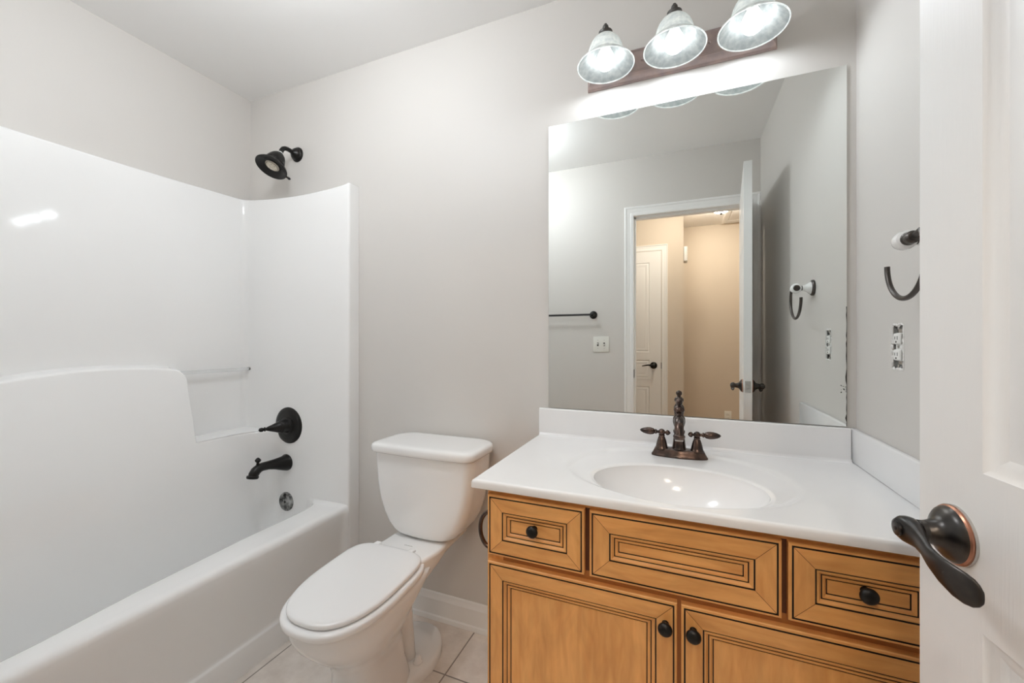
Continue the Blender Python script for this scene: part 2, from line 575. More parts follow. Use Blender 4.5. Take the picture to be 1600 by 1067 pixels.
def lever(parent, mtx, sgn_y, droop=-0.022, arm=-1):
    """lever set in door-local coords. axis along local -y (sgn -1) or +y"""
    s = sgn_y
    y0 = 0 if s < 0 else DT
    o = Vector((DW - 0.064, y0, 0.958))
    mb = MB()
    mb.lathe([(0.0345, 0), (0.0345, 0.003)], o, (0, s, 0), M['nickel'], 40)
    mb.lathe([(0.0335, 0.003), (0.0335, 0.005), (0.032, 0.0065)], o, (0, s, 0), M['copper'], 40)
    mb.lathe([(0.032, 0.0062), (0.0305, 0.0095), (0.0265, 0.013), (0.021, 0.016), (0.016, 0.020), (0.0135, 0.026), (0.0125, 0.030)], o, (0, s, 0), M['lever'], 40)
    xform(mb, mtx)
    rose = mb.build('rose', None, parent, angle=40)
    mb = MB()
    mb.lathe([(0.0125, 0.029), (0.0125, 0.035), (0.0112, 0.036), (0.0112, 0.040)], o, (0, s, 0), M['lever'], 28)
    # lever blade as lofted flattened sections
    ax = Vector((arm, 0, 0))
    st = [  # along, out (from rose plane), z, half width (z), half thickness
        (-0.017, 0.052, 0.000, 0.0040, 0.0085), (-0.0150, 0.052, 0.000, 0.0095, 0.0105), (-0.008, 0.052, 0.0, 0.0142, 0.0112), (0.002, 0.052, 0.0, 0.0155, 0.0108), (0.014, 0.052, 0.0, 0.0145, 0.0092), (0.028, 0.053, -0.001, 0.0120, 0.0068),
        (0.045, 0.056, -0.004, 0.0105, 0.0046), (0.062, 0.0585, -0.009, 0.0112, 0.0040), (0.080, 0.058, -0.014, 0.0138, 0.0036), (0.097, 0.0545, -0.0185, 0.0160, 0.0034), (0.108, 0.0508, -0.0205, 0.0162, 0.0032), (0.115, 0.048, -0.0215, 0.0145, 0.0030), (0.1195, 0.046, -0.022, 0.0112, 0.0026), (0.122, 0.0447, -0.0223, 0.0070, 0.002), (0.1228, 0.0443, -0.0224, 0.002, 0.0012)]
    secs = []
    for a, q, z, hw, ht in st:
        a, q = a * 0.81, q - 0.006
        c = o + ax * a + Vector((0, s * q, z))
        sec = []
        for k in range(20):
            t_ = 2 * PI * k / 20
            cz, cy = math.cos(t_), math.sin(t_)
            sec.append(c + Vector((0, s * ht * math.copysign(abs(cy) ** 0.7, cy), hw * math.copysign(abs(cz) ** 0.8, cz))))
        secs.append(sec)
    mb.loft(secs, M['lever'], True, True, True)
    mb.lathe([(0.0085, 0.0555), (0.0085, 0.0580), (0.0075, 0.0585)], o, (0, s, 0), M['lever'], 24)
    if s < 0:
        mb.lathe([(0.0022, 0.0584), (0.0022, 0.0592)], o, (0, s, 0), M['glaze'], 12)
    xform(mb, mtx)
    mb.build('lever', None, rose, angle=50)
    return rose


r_ = lever(door, MD, -1)
tag(r_, 'dark bronze lever handle with worn copper rim')
lever(door, MD, 1)
mb = MB()
mb.box((DW - 0.001, 0.005, 0.93), (DW + 0.0012, DT - 0.005, 0.987), M['nickel'], 0.0008, 1)
mb.box((DW, DT / 2 - 0.008, 0.949), (DW + 0.009, DT / 2 + 0.008, 0.968), M['nickel'], 0.002, 2)
for z in (0.937, 0.980):
    mb.lathe([(0.003, 0), (0.003, 0.0018)], (DW, DT / 2, z), (1, 0, 0), M['nickel'], 12)
xform(mb, MD)
mb.build('latch_plate', None, door)
for z in (0.2, 1.05, 1.88):
    mb = MB()
    mb.lathe([(0.006, 0), (0.006, 0.09)], (-0.006, DT + 0.004, z - 0.045), (0, 0, 1), M['black'], 14)
    mb.box((-0.005, DT - 0.002, z - 0.045), (0.02, DT + 0.001, z + 0.045), M['black'])
    xform(mb, MD)
    mb.build('hinge', None, door)

# hall closet door
HDX1 = -0.155
HW = 0.715
MH = Matrix(((-1, 0, 0, HDX1), (0, -1, 0, YH + 0.012), (0, 0, 1, 0.012), (0, 0, 0, 1)))
rows_h = [(0.22, 0.736), (0.812, 0.995), (1.071, 1.948)]
mb = panel_door(MB(), HW, 2.055, 0.010, rows_h, 0.106, 0.10, M['door'])
xform(mb, MH)
hd = tag(mb.build('door_2', M['door'], angle=25), 'white panelled closet door across the hall, seen in the mirror', 'door', None, 'structure')
mb = MB()
casing(mb, 0, HDX1 - HW - 0.004, HDX1 + 0.004, 2.072, YH, 1, 0.055)
struct(mb, 'trim_2', M['trim'], 'white casing around the hall closet door', 'trim', angle=25)
kx, kz = HDX1 - 0.068, 0.955
mb = MB()
mb.lathe([(0.033, 0.0), (0.033, 0.006), (0.026, 0.012), (0.013, 0.018), (0.012, 0.05)], (kx, YH + 0.012, kz), (0, 1, 0), M['black'], 28)
hk = mb.build('rose', None, hd)
mb = MB()
mb.tube([(kx + 0.01, YH + 0.062, kz), (kx - 0.02, YH + 0.062, kz + 0.003), (kx - 0.05, YH + 0.062, kz + 0.004), (kx - 0.085, YH + 0.055, kz - 0.002), (kx - 0.105, YH + 0.05, kz - 0.006)], [0.011, 0.010, 0.007, 0.006, 0.004], M['black'], 12)
mb.build('lever', None, hk)
mb = MB(); mb.box((HDX1 - 0.001, YH + 0.004, 0.925), (HDX1 + 0.004, YH + 0.018, 0.985))
mb.build('latch_plate', M['black'], hd)

# ------------------------------------------------------------------ tub and surround
tub = thing('bathtub', 'glossy white one-piece tub with moulded shower surround against the left wall', 'bathtub', (-1.78, 0.74, 0))
XE = -1.40
Y1, Y0 = 1.437, 0.039
XS = -2.105
RC = 0.035
prof = [(XE, YB - 0.0005), (XE, 1.48), (XE, Y1 + 0.010)]
prof += arc(XE - 0.010, Y1 + 0.010, 0.010, 0, -90, 5)[1:]
prof += [(x, Y1) for x in [XE - 0.01 - (0.66) * i / 24 for i in range(1, 24)]]
prof += arc(XS + RC, Y1 - RC, RC, 90, 180, 8)
prof += [(XS, Y1 - RC - (Y1 - Y0 - 2 * RC) * i / 20) for i in range(1, 20)]
prof += arc(XS + RC, Y0 + RC, RC, 180, 270, 8)
prof += [(XE - 0.67 + 0.66 * i / 24, Y0) for i in range(1, 24)]
prof += arc(XE - 0.010, Y0 - 0.010, 0.010, 90, 0, 5)
prof += [(XE, -0.005), (XE, YF + 0.0005)]


def ztop(x, y):
    e = ((x + 1.69) / 0.36) ** 2
    if y > 1.35 or y < 0.12:
        return 1.911 + 0.021 * min(1.15, e)
    return 1.925 + 0.008 * ((y - 0.74) / 0.6) ** 2


def nrm(i):
    a = Vector(prof[max(i - 1, 0)]); b = Vector(prof[min(i + 1, len(prof) - 1)])
    t_ = (b - a).normalized()
    return Vector((t_.y, -t_.x))


secs = []
for zmode in (0, 1) + tuple(2 + k / 10 for k in range(10)) + (12, 13, 14, 15):
    row = []
    for i, (x, y) in enumerate(prof):
        q = nrm(i) * -1                       # away from the interior
        if x > XE - 0.0105:
            q = Vector((0, -1 if y > 0.7 else 1)) * 0.2
        zt = ztop(x, y)
        if 2 <= zmode < 12:
            z, o = 1.2 + (zt - 0.010 - 1.2) * (zmode - 2) / 0.9, 0
        else:
            z, o = {0: (0, 0), 1: (0.45, 0), 12: (zt - 0.006, 0.001), 13: (zt - 0.002, 0.004), 14: (zt, 0.010), 15: (zt - 0.001, 0.045)}[zmode]
        px, py = x - q.x * o, y - q.y * o
        if x < XS + 0.01 and zmode >= 2:
            g = max(0.0, (z - 1.3) / 0.62) ** 2 * max(0.0, 1 - ((y - 0.74) / 0.62) ** 2)
            px -= 0.008 * g
        py = min(max(py, YF + 0.0005), YB - 0.0005)
        px = max(px, XL + 0.001)
        row.append(Vector((px, py, z)))
    secs.append(row)
mb = MB()
mb.loft(secs, None, False)
mb.build('surround_wall', M['acrylic'], tub, angle=50, fix=False)


def panel_x(y, z):
    """front plane of the thick lower part of the surround"""
    h = 1.09 - min(z, 1.09)
    base = -2.050 + 0.245 * h - (0.24 * (h - 0.30) ** 2 if h > 0.30 else 0)
    if h > 0.81:
        base = -2.050 + 0.245 * 0.81 - 0.24 * 0.51 ** 2
    if z < 0.20:
        d = 0.20 - z
        base += 0.13 - math.sqrt(max(0, 0.0169 - d * d))
    arch = 1.103 - 0.33 * (y - 0.86) ** 2
    up = sstep(z, arch - 0.020, arch + 0.004)
    if z > 0.748:
        edge = 1.135 + 0.0 * z
        cr = 0.05 - math.sqrt(max(0, 0.0025 - max(0, z - (arch - 0.062)) ** 2)) if z < arch - 0.012 else 0.05
        up = max(up, sstep(y, edge - 0.012 - cr, edge + 0.016 - cr))
        up = max(up, sstep(-y, -0.345, -0.315))
    # corner blends to the end walls
    r = 0.09 + 0.07 * sstep(z, 0.45, 0.72)
    dy = max(0, y - (Y1 - r), (Y0 + r) - y)
    bl = r - math.sqrt(max(0, r * r - dy * dy))
    front = base + bl
    return front * (1 - up) + (-2.125) * up


ys = sorted(set([round(Y0 + (Y1 - Y0) * i / 220, 5) for i in range(221)] + [round(1.12 + 0.003 * i, 5) for i in range(14)] + [round(0.31 + 0.003 * i, 5) for i in range(14)] + [round(Y1 - 0.16 + 0.16 * math.sin(i / 14 * PI / 2), 5) for i in range(15)] + [round(Y0 + 0.16 - 0.16 * math.sin(i / 14 * PI / 2), 5) for i in range(15)]))
zs = sorted(set([0.075, 0.085, 0.1, 0.12, 0.14, 0.16, 0.18, 0.2] + [round(0.2 + 0.02 * i, 4) for i in range(27)] + [0.735, 0.741, 0.745, 0.7475, 0.7479, 0.7482, 0.752, 0.76] + [round(0.76 + 0.02 * i, 4) for i in range(10)] + [round(0.96 + 0.0025 * i, 4) for i in range(62)]))
rows = []
for z in zs:
    row = []
    for y in ys:
        x = panel_x(y, z)
        if z in (0.745, 0.7475) and (y > 1.13 or y < 0.34):
            x -= 0.0015 if z == 0.745 else 0.005
        row.append(Vector((x, y, z)))
    rows.append(row)
mb = MB()
mb.loft(rows, None, False)
mb.build('moulded_panel', M['acrylic'], tub, angle=60)

# tub rim, apron and basin (profile swept along y)
xi_pts = [(0.039, -1.60), (0.06, -1.53), (0.12, -1.505), (0.48, -1.507), (0.69, -1.537), (0.87, -1.551), (1.08, -1.566), (1.25, -1.567), (1.33, -1.570), (1.38, -1.580), (1.41, -1.595), (1.428, -1.618), (1.437, -1.66)]


def lerp(tab, y):
    for (a, va), (b, vb) in zip(tab, tab[1:]):
        if y <= b:
            return va + (vb - va) * max(0, (y - a)) / (b - a)
    return tab[-1][1]


ys2 = [0.039, 0.045, 0.05, 0.06, 0.075, 0.09, 0.12] + [0.15 + 0.05 * i for i in range(24)] + [1.33, 1.35, 1.37, 1.385, 1.40, 1.41, 1.42, 1.428, 1.433, 1.437]
secs = []
for y in ys2:
    xi = lerp(xi_pts, y)
    sec = [(-1.95, 0.076), (xi - 0.16, 0.076), (xi - 0.11, 0.085), (xi - 0.07, 0.12), (xi - 0.045, 0.20), (xi - 0.02, 0.33), (xi - 0.008, 0.405), (xi - 0.002, 0.422), (xi + 0.006, 0.431), (xi + 0.016, 0.434),
           (-1.446, 0.435), (-1.430, 0.434), (-1.420, 0.430), (-1.413, 0.422), (-1.4105, 0.410), (-1.413, 0.385), (-1.418, 0.34), (-1.430, 0.25), (-1.4475, 0.118), (-1.448, 0.108), (-1.446, 0.104), (-1.441, 0.1005), (-1.440, 0.097), (-1.4425, 0.05), (-1.443, 0.0)]
    f = max(0, (y - 1.405) / 0.032) ** 2 + max(0, (0.071 - y) / 0.032) ** 2   # fillet of the apron into the flange
    out = []
    for k, (x, z) in enumerate(sec):
        if k >= 11:
            x = x + f * (0.022 if z < 0.40 else 0.012 + 0.0 * z)
            x = min(x, XE - 0.0005)
        if 8 <= k <= 12:
            z += 0.008 * min(1, f)
        out.append(Vector((x, y, z)))
    secs.append(out)
mb = MB()
mb.loft(secs, None, False)
mb.build('tub_basin', M['acrylic'], tub, angle=60)
# clear bar in the niche with dark screw end
mb = MB()
bx, bz = -2.072, 1.052
mb.tube([(bx, 1.10, bz), (bx, 1.25, bz), (bx, 1.428, bz)], 0.0085, M['clear'], 14)
cb = mb.build('soap_niche_bar', None, tub)
mb = MB()
mb.lathe([(0.008, 0), (0.008, 0.007), (0.006, 0.009)], (bx, Y1, bz), (0, -1, 0), M['chrome'], 14)
mb.build('screw_cap', None, cb)

# ------------------------------------------------------------------ shower fittings
FX = -1.80
sh = thing('showerhead', 'black bell-shaped shower head on a bent arm high above the tub', 'shower head', (FX, YB, 2.147))
mb = MB()
mb.lathe([(0.037, 0), (0.037, 0.004), (0.034, 0.006), (0.034, 0.010), (0.030, 0.013), (0.029, 0.017), (0.022, 0.026), (0.013, 0.032), (0.011, 0.036)], (FX, YB, 2.147), (0, -1, 0), M['black'], 36)
mb.build('wall_flange', None, sh)
mb = MB()
apts = [(FX, 1.475, 2.147), (FX, 1.455, 2.150), (FX, 1.44, 2.151), (FX, 1.428, 2.149), (FX, 1.417, 2.143), (FX, 1.409, 2.132), (FX, 1.4025, 2.116)]
mb.tube(apts, 0.0105, M['black'], 16)
mb.build('shower_arm', None, sh)
axd = Vector((0, -0.055, -0.102)).normalized()
j = Vector((FX, 1.4025, 2.116))
mb = MB()
mb.lathe([(0.0112, -0.001), (0.0112, 0.004)], j, axd, M['white_plastic'], 20)
mb.build('thread_tape', None, sh)
mb = MB()
mb.lathe([(0.012, 0.004), (0.016, 0.008), (0.022, 0.014), (0.030, 0.024), (0.037, 0.038), (0.0425, 0.056), (0.0445, 0.066), (0.0415, 0.071), (0.045, 0.074), (0.054, 0.081), (0.0645, 0.090), (0.0705, 0.099), (0.0712, 0.103), (0.069, 0.106),
          (0.060, 0.101), (0.048, 0.094), (0.038, 0.090), (0.035, 0.093), (0.033, 0.094), (0.032, 0.091)], j, axd, M['black'], 48)
bell = mb.build('spray_bell', None, sh, angle=40)
mb = MB()
mb.lathe([(0.032, 0.089), (0.031, 0.093), (0.024, 0.096), (0.010, 0.0975)], j, axd, M['nozzle'], 32)
side = Vector((0, -0.88, 0.475))
fc = j + axd * 0.0955
for k in range(22):
    a = 2 * PI * k / 22
    p = fc + (Vector((1, 0, 0)) * math.cos(a) + axd.cross(Vector((1, 0, 0))) * math.sin(a)) * 0.0265
    mb.lathe([(0.0016, -0.002), (0.0016, 0.001)], p, axd, M['dark'], 8)
mb.build('spray_face', None, sh, angle=50)
mb = MB()
tabdir = (Vector((0.42, 0.80, -0.44)) - axd * Vector((0.42, 0.80, -0.44)).dot(axd)).normalized()
tp = j + axd * 0.100
mb.tube([tp + tabdir * 0.064, tp + tabdir * 0.074, tp + tabdir * 0.084, tp + tabdir * 0.090], [0.004, 0.0045, 0.0065, 0.003], M['black'], 12)
mb.build('spray_tab', None, sh)

va = thing('shower_valve', 'round black shower valve plate with lever handle on the tub end wall', 'shower valve', (-1.785, Y1, 0.779))
mb = MB()
vo = (-1.785, Y1, 0.779)
mb.lathe([(0.089, 0), (0.089, 0.003), (0.086, 0.006), (0.070, 0.009), (0.050, 0.0115), (0.046, 0.012)], vo, (0, -1, 0), M['black'], 56)
mb.build('valve_plate', None, va)
mb = MB()
mb.lathe([(0.043, 0.011), (0.043, 0.014), (0.034, 0.018), (0.031, 0.024), (0.031, 0.046), (0.029, 0.050), (0.024, 0.053)], vo, (0, -1, 0), M['black'], 36)
mb.build('valve_hub', None, va)
mb = MB()
ld = Vector((-0.42, -0.905, -0.03)).normalized()
lo_ = Vector((-1.789, Y1 - 0.046, 0.779))
mb.lathe([(0.027, -0.012), (0.0275, 0.0), (0.026, 0.010), (0.021, 0.022), (0.0165, 0.034), (0.0125, 0.046), (0.0085, 0.056), (0.0065, 0.060), (0.0105, 0.062), (0.0105, 0.066), (0.007, 0.069), (0.0095, 0.073), (0.0105, 0.079), (0.008, 0.086), (0.002, 0.090)], lo_, ld, M['black'], 28)
mb.build('valve_lever', None, va, angle=45)

sp = thing('tub_spout', 'black tub spout with diverter knob below the shower valve', 'tub spout', (FX, Y1, 0.593))
mb = MB()
pts = [(FX, Y1, 0.594), (FX, 1.432, 0.594), (FX, 1.428, 0.594), (FX, 1.42, 0.595), (FX, 1.40, 0.598), (FX, 1.37, 0.603), (FX, 1.34, 0.607), (FX, 1.31, 0.6085), (FX, 1.292, 0.606), (FX, 1.278, 0.598), (FX, 1.268, 0.586), (FX, 1.263, 0.572)]
rads = [0.040, 0.0405, 0.038, 0.036, 0.031, 0.0245, 0.0205, 0.0195, 0.0205, 0.0215, 0.0215, 0.0205]
mb.tube(pts, rads, M['black'], 28, up=(1, 0, 0))
mb.lathe([(0.0235, 0), (0.025, 0.003), (0.025, 0.009), (0.0225, 0.013)], (FX, 1.2635, 0.580), (0, -0.22, -0.97), M['black'], 28)
mb.build('spout_body', None, sp, angle=45)
mb = MB()
mb.lathe([(0.0075, 0), (0.006, 0.010), (0.0055, 0.014), (0.009, 0.016), (0.0135, 0.024), (0.012, 0.027), (0.006, 0.034), (0.001, 0.037)], (FX, 1.287, 0.620), (0, 0.02, 1), M['black'], 8)
mb.build('diverter_knob', None, sp)

ov = thing('overflow_plate', 'round worn dark chrome overflow plate on the tub end wall', 'overflow plate', (FX, Y1, 0.40))
mb = MB()
mb.lathe([(0.046, 0), (0.046, 0.004), (0.044, 0.008), (0.038, 0.010), (0.008, 0.011)], (FX, Y1, 0.40), (0, -1, 0.02), M['chrome'], 40)
mb.build('plate', None, ov)
mb = MB()
mb.lathe([(0.0065, 0.0105), (0.0065, 0.0122), (0.002, 0.0125)], (FX, Y1, 0.40), (0, -1, 0.02), M['dark'], 14)
mb.build('screw', None, ov)

# ------------------------------------------------------------------ toilet
toi = thing('toilet', 'white two-piece toilet with closed lid between tub and vanity', 'toilet', (-0.93, 1.15, 0))


def xc(y):
    return -0.925 - (min(y, 1.25) - 0.79) * 0.068


def egg(yf, yb, w, z, ysplit=0.58, pf=2.4, pb=3.6, n=72, dx=0.0):
    """closed plan outline, front towards -y"""
    ym = yf + (yb - yf) * ysplit
    out = []
    for k in range(n):
        a = 2 * PI * k / n
        s, c = math.sin(a), math.cos(a)
        if c >= 0:
            y = ym - (ym - yf) * abs(c) ** (2 / pf)
            x = w * math.copysign(abs(s) ** (2 / pf), s)
        else:
            y = ym + (yb - ym) * abs(c) ** (2 / pb)
            x = w * math.copysign(abs(s) ** (2 / pb), s)
        out.append(Vector((xc(y) + x + dx, y, z)))
    return out


mb = MB()
S_ = [(0.0, 0.925, 1.21, 0.098, 0.5, 3.0), (0.012, 0.922, 1.21, 0.099, 0.5, 3), (0.06, 0.925, 1.20, 0.092, 0.5, 3.0), (0.12, 0.930, 1.18, 0.086, 0.5, 2.8), (0.18, 0.928, 1.17, 0.084, 0.5, 2.6), (0.215, 0.915, 1.16, 0.090, 0.5, 2.5), (0.245, 0.893, 1.155, 0.103, 0.52, 2.4),
      (0.275, 0.862, 1.15, 0.121, 0.54, 2.4), (0.305, 0.832, 1.155, 0.137, 0.55, 2.4), (0.335, 0.807, 1.17, 0.149, 0.56, 2.4), (0.360, 0.792, 1.20, 0.157, 0.57, 2.4), (0.382, 0.783, 1.235, 0.162, 0.58, 2.4), (0.400, 0.780, 1.265, 0.164, 0.58, 2.4), (0.409, 0.782, 1.27, 0.162, 0.58, 2.4), (0.414, 0.788, 1.265, 0.156, 0.58, 2.4)]
mb.loft([egg(a, b, w, z, s, p) for z, a, b, w, s, p in S_], None, True, True, True)


def rrect(x0, x1, y0, y1, r, z, n=6, wf=0):
    p = arc(x1 - r, y1 - r, r, 0, 90, n) + arc(x0 + r, y1 - r, r, 90, 180, n) + arc(x0 + r, y0 + r, r, 180, 270, n) + arc(x1 - r, y0 + r, r, 270, 360, n)
    return [Vector((x, y, z)) for x, y in p]


# rear deck under the tank
D_ = [(1.12, 0.335, 0.100, 0.012), (1.15, 0.345, 0.113, 0.0), (1.19, 0.366, 0.118, 0), (1.24, 0.390, 0.120, 0), (1.29, 0.408, 0.120, 0), (1.34, 0.414, 0.120, 0), (1.44, 0.415, 0.119, 0), (1.475, 0.416, 0.112, 0), (1.48, 0.420, 0.105, 0)]
secs = []
for y, zb_, hw, dz in D_:
    cx_ = -0.91 - 0.02 * max(0, (1.25 - y) / 0.13)
    zt_ = 0.447 - dz
    pts = arc(hw - 0.012, zt_ - 0.012, 0.012, 0, 90, 4) + arc(-hw + 0.012, zt_ - 0.012, 0.012, 90, 180, 4) + arc(-hw + 0.022, zb_ + 0.018, 0.018, 180, 270, 4) + arc(hw - 0.022, zb_ + 0.018, 0.018, 270, 360, 4)
    secs.append([Vector((cx_ + a_, y, b_)) for a_, b_ in pts])
mb.loft(secs, None, True, True, True)
# foot with bolt ledges
F_ = [(0.0, 0.128), (0.022, 0.128), (0.032, 0.124), (0.037, 0.116), (0.039, 0.09)]
secs = []
for z, w in F_:
    o = []
    for k in range(48):
        a = 2 * PI * k / 48
        s, c = math.sin(a), math.cos(a)
        y = 1.245 - (0.23 * c if c > 0 else 0.165 * c)
        taper = 1.0 if c <= 0 else 1 - 0.30 * c
        o.append(Vector((-0.953 + w * taper * math.copysign(abs(s) ** 0.75, s), y if w > 0.1 else y, z)))
    secs.append(o)
mb.loft(secs, None, True, True, True)
# trapway bulge on each side
for sx in (-1, 1):
    mb.tube([(-0.948 + sx * 0.030, 1.04, 0.20), (-0.948 + sx * 0.034, 1.09, 0.28), (-0.948 + sx * 0.034, 1.14, 0.31), (-0.95 + sx * 0.032, 1.185, 0.27), (-0.952 + sx * 0.030, 1.21, 0.18), (-0.953 + sx * 0.030, 1.225, 0.09), (-0.953 + sx * 0.030, 1.235, 0.02)], [0.03, 0.042, 0.046, 0.040, 0.034, 0.031, 0.030], None, 20)
bowl = mb.build('bowl', M['porcelain'], toi, angle=45)
for sx in (-1, 1):
    mb = MB()
    mb.lathe([(0.0165, 0.0), (0.0165, 0.008), (0.013, 0.012), (0.011, 0.024), (0.008, 0.029), (0.002, 0.031)], (-0.953 + sx * 0.084, 1.222, 0.035), (0, 0, 1), M['seat'], 24)
    mb.build('bolt_cap', None, toi)

mb = MB()
SE = [(0.4165, -0.010), (0.4155, -0.003), (0.420, 0.0), (0.430, 0.0), (0.4345, -0.003), (0.4365, -0.010)]
mb.loft([egg(0.763 - d, 1.205 + d * 0.3, 0.166 + d, z, 0.60, 2.5, 4.0) for z, d in SE], None, True, True, True)
mb.build('seat_ring', M['seat'], toi, angle=50)
mb = MB()
LI = [(0.4405, -0.006), (0.4395, -0.002), (0.443, 0.0), (0.448, 0.0), (0.4515, -0.003), (0.4535, -0.009), (0.4545, -0.02), (0.4560, -0.06), (0.4565, -0.12)]
mb.loft([egg(0.780 - d, 1.197 + d, 0.1515 + d, z, 0.60, 2.55, 4.4) for z, d in LI], None, True, True, True)
mb.build('lid', M['seat'], toi, angle=50)
for sx in (-1, 1):
    mb = MB()
    mb.box((xc(1.2) + sx * 0.075 - 0.012, 1.185, 0.443), (xc(1.2) + sx * 0.075 + 0.012, 1.208, 0.4535), None, 0.004, 3)
    mb.build('hinge', M['seat'], toi)
for sx in (-0.075, 0.07):
    mb = MB()
    mb.box((xc(0.9) + sx - 0.012, 0.80, 0.4125), (xc(0.9) + sx + 0.012, 0.815, 0.4165))
    mb.build('seat_bumper', M['rubber'], toi)
mb = MB()
for k in range(7):
    x = -0.932 + k * 0.0052
    mb.box((x, 1.228 + 0.0006 * (k % 2), 0.4468), (x + 0.0032, 1.2295 + 0.0012 * ((k * 3) % 2), 0.4472))
mb.build('maker_mark', M['dark'], toi)

# tank: sections in plan, narrowing towards the bottom
TX = -0.896
T_ = [(0.4525, 0.095, 1.290), (0.4545, 0.107, 1.281), (0.462, 0.123, 1.273), (0.475, 0.141, 1.268), (0.50, 0.163, 1.2655), (0.54, 0.184, 1.264), (0.59, 0.200, 1.263), (0.65, 0.211, 1.262), (0.71, 0.217, 1.2615), (0.765, 0.220, 1.261)]


def tank_sec(hw, yf, z, yb=1.478, rr=0.035):
    pts = []
    r = min(rr, hw * 0.4)
    bow = 0.012
    rb = min(0.075, hw * 0.45)
    raw = arc(hw - rb, yb - rb, rb, 0, 90, 8) + arc(-hw + rb, yb - rb, rb, 90, 180, 8) + arc(-hw + r, yf + r, r, 180, 270, 7)
    raw += [(-hw + r + (2 * hw - 2 * r) * i / 10, yf) for i in range(1, 10)]
    raw += arc(hw - r, yf + r, r, 270, 360, 7)
    for x, y in raw:
        if y < yf + 0.06:
            y -= bow * (1 - (x / hw) ** 2)
        pts.append(Vector((TX + x, y, z)))
    return pts


mb = MB()
mb.loft([tank_sec(h, y + 0.008, z) for z, h, y in T_], None, True, True, True)
mb.build('tank', M['porcelain'], toi, angle=50)
mb = MB()
mb.loft([rrect(-1.0, -0.80, 1.30, 1.46, 0.03, z) for z in (0.4465, 0.453)], None, True, True, True)
mb.build('tank_gasket', M['dark'], toi)
mb = MB()
L_ = [(0.7655, -0.006), (0.765, 0.0), (0.769, 0.005), (0.776, 0.0065), (0.788, 0.0065), (0.7945, 0.004), (0.7985, -0.002), (0.8005, -0.011), (0.8010, -0.03)]
mb.loft([tank_sec(0.2235 + d, 1.259 - d, z, 1.482 + min(d, 0.004)) for z, d in L_], None, True, True, True)
mb.build('tank_lid', M['porcelain'], toi, angle=50)

# ------------------------------------------------------------------ vanity cabinet
VX0, VX1, VY = -0.467, 0.476, 0.968        # face-frame plane at VY
van = thing('vanity_cabinet', 'honey maple vanity cabinet with black glazed panels under the white countertop', 'cabinet', (0.0, 1.2, 0))
mb = MB()
ZT = 0.814
mb.box((VX0, VY + 0.019, 0.10), (VX0 + 0.018, 1.495, ZT), M['wood_v'], 0.001, 1)
mb.box((VX1 - 0.018, VY + 0.019, 0.10), (VX1, 1.495, ZT), M['wood_v'], 0.001, 1)
mb.box((VX0 + 0.018, VY + 0.03, 0.10), (VX1 - 0.018, 1.49, 0.118), M['wood_h'])
mb.box((VX0 + 0.018, 1.48, 0.118), (VX1 - 0.018, 1.49, ZT), M['wood_h'])
mb.box((VX0, VY + 0.07, 0.0), (VX1, VY + 0.088, 0.10), M['wood_h'])
# face frame
mb.box((VX0, VY, 0.10), (VX0 + 0.045, VY + 0.019, ZT), M['wood_v'], 0.001, 1)
mb.box((VX1 - 0.045, VY, 0.10), (VX1, VY + 0.019, ZT), M['wood_v'], 0.001, 1)
mb.box((VX0 + 0.045, VY, 0.77), (VX1 - 0.045, VY + 0.019, ZT), M['wood_h'])
mb.box((VX0 + 0.045, VY, 0.60), (VX1 - 0.045, VY + 0.019, 0.67), M['wood_rail'])
mb.box((VX0 + 0.045, VY, 0.10), (VX1 - 0.045, VY + 0.019, 0.15), M['wood_h'])
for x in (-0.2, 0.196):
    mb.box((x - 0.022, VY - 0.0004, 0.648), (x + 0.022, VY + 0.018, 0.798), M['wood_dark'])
mb.box((-0.026, VY, 0.15), (0.026, VY + 0.019, 0.60), M['wood_rail'])
mb.build('carcass', None, van)


def front(name, x0, x1, z0, z1, fr, upright_panel):
    mb = MB()
    h, v = M['wood_h'], M['wood_v']
    hv = (h, v)
    g = M['glaze']
    pm = v if upright_panel else h
    a = 0.0055
    b = a + 0.0034
    c = b + fr
    R = [(0.0, 0.0, hv), (0.0, 0.0145, hv), (0.0018, 0.0165, hv), (a, 0.0172, hv), (a + 0.0003, 0.0145, g), (b - 0.0003, 0.0145, g), (b, 0.0172, g), (c, 0.0172, hv), (c + 0.0003, 0.0150, g), (c + 0.0029, 0.0150, g),
         (c + 0.0034, 0.0170, hv), (c + 0.0060, 0.0165, hv), (c + 0.0105, 0.0120, hv), (c + 0.0108, 0.0105, g), (c + 0.0127, 0.0105, g), (c + 0.0130, 0.0125, hv), (c + 0.0165, 0.0118, hv), (c + 0.0195, 0.0085, hv), (c + 0.0197, 0.0070, g), (c + 0.0216, 0.0070, g), (c + 0.0220, 0.0085, hv, pm)]
    mb.rings((x0, VY, z0), (1, 0, 0), (0, 0, 1), (0, -1, 0), x1 - x0, z1 - z0, R)
    # mitre lines
    w_, h_ = x1 - x0, z1 - z0
    hair = 0.0006
    for sx, sz in ((0, 0), (1, 0), (1, 1), (0, 1)):
        def pt(d, s):
            x = d if sx == 0 else w_ - d
            z = d if sz == 0 else h_ - d
            return Vector((x0 + x + s * hair, VY - 0.01735, z0 + z))
        f = mb.bm.faces.new([mb.bm.verts.new(q) for q in (pt(b, -1), pt(b, 1), pt(c, 1), pt(c, -1))])
        f.material_index = mb.mi(M['wood_dark'])
    return mb.build(name, None, van, angle=25)


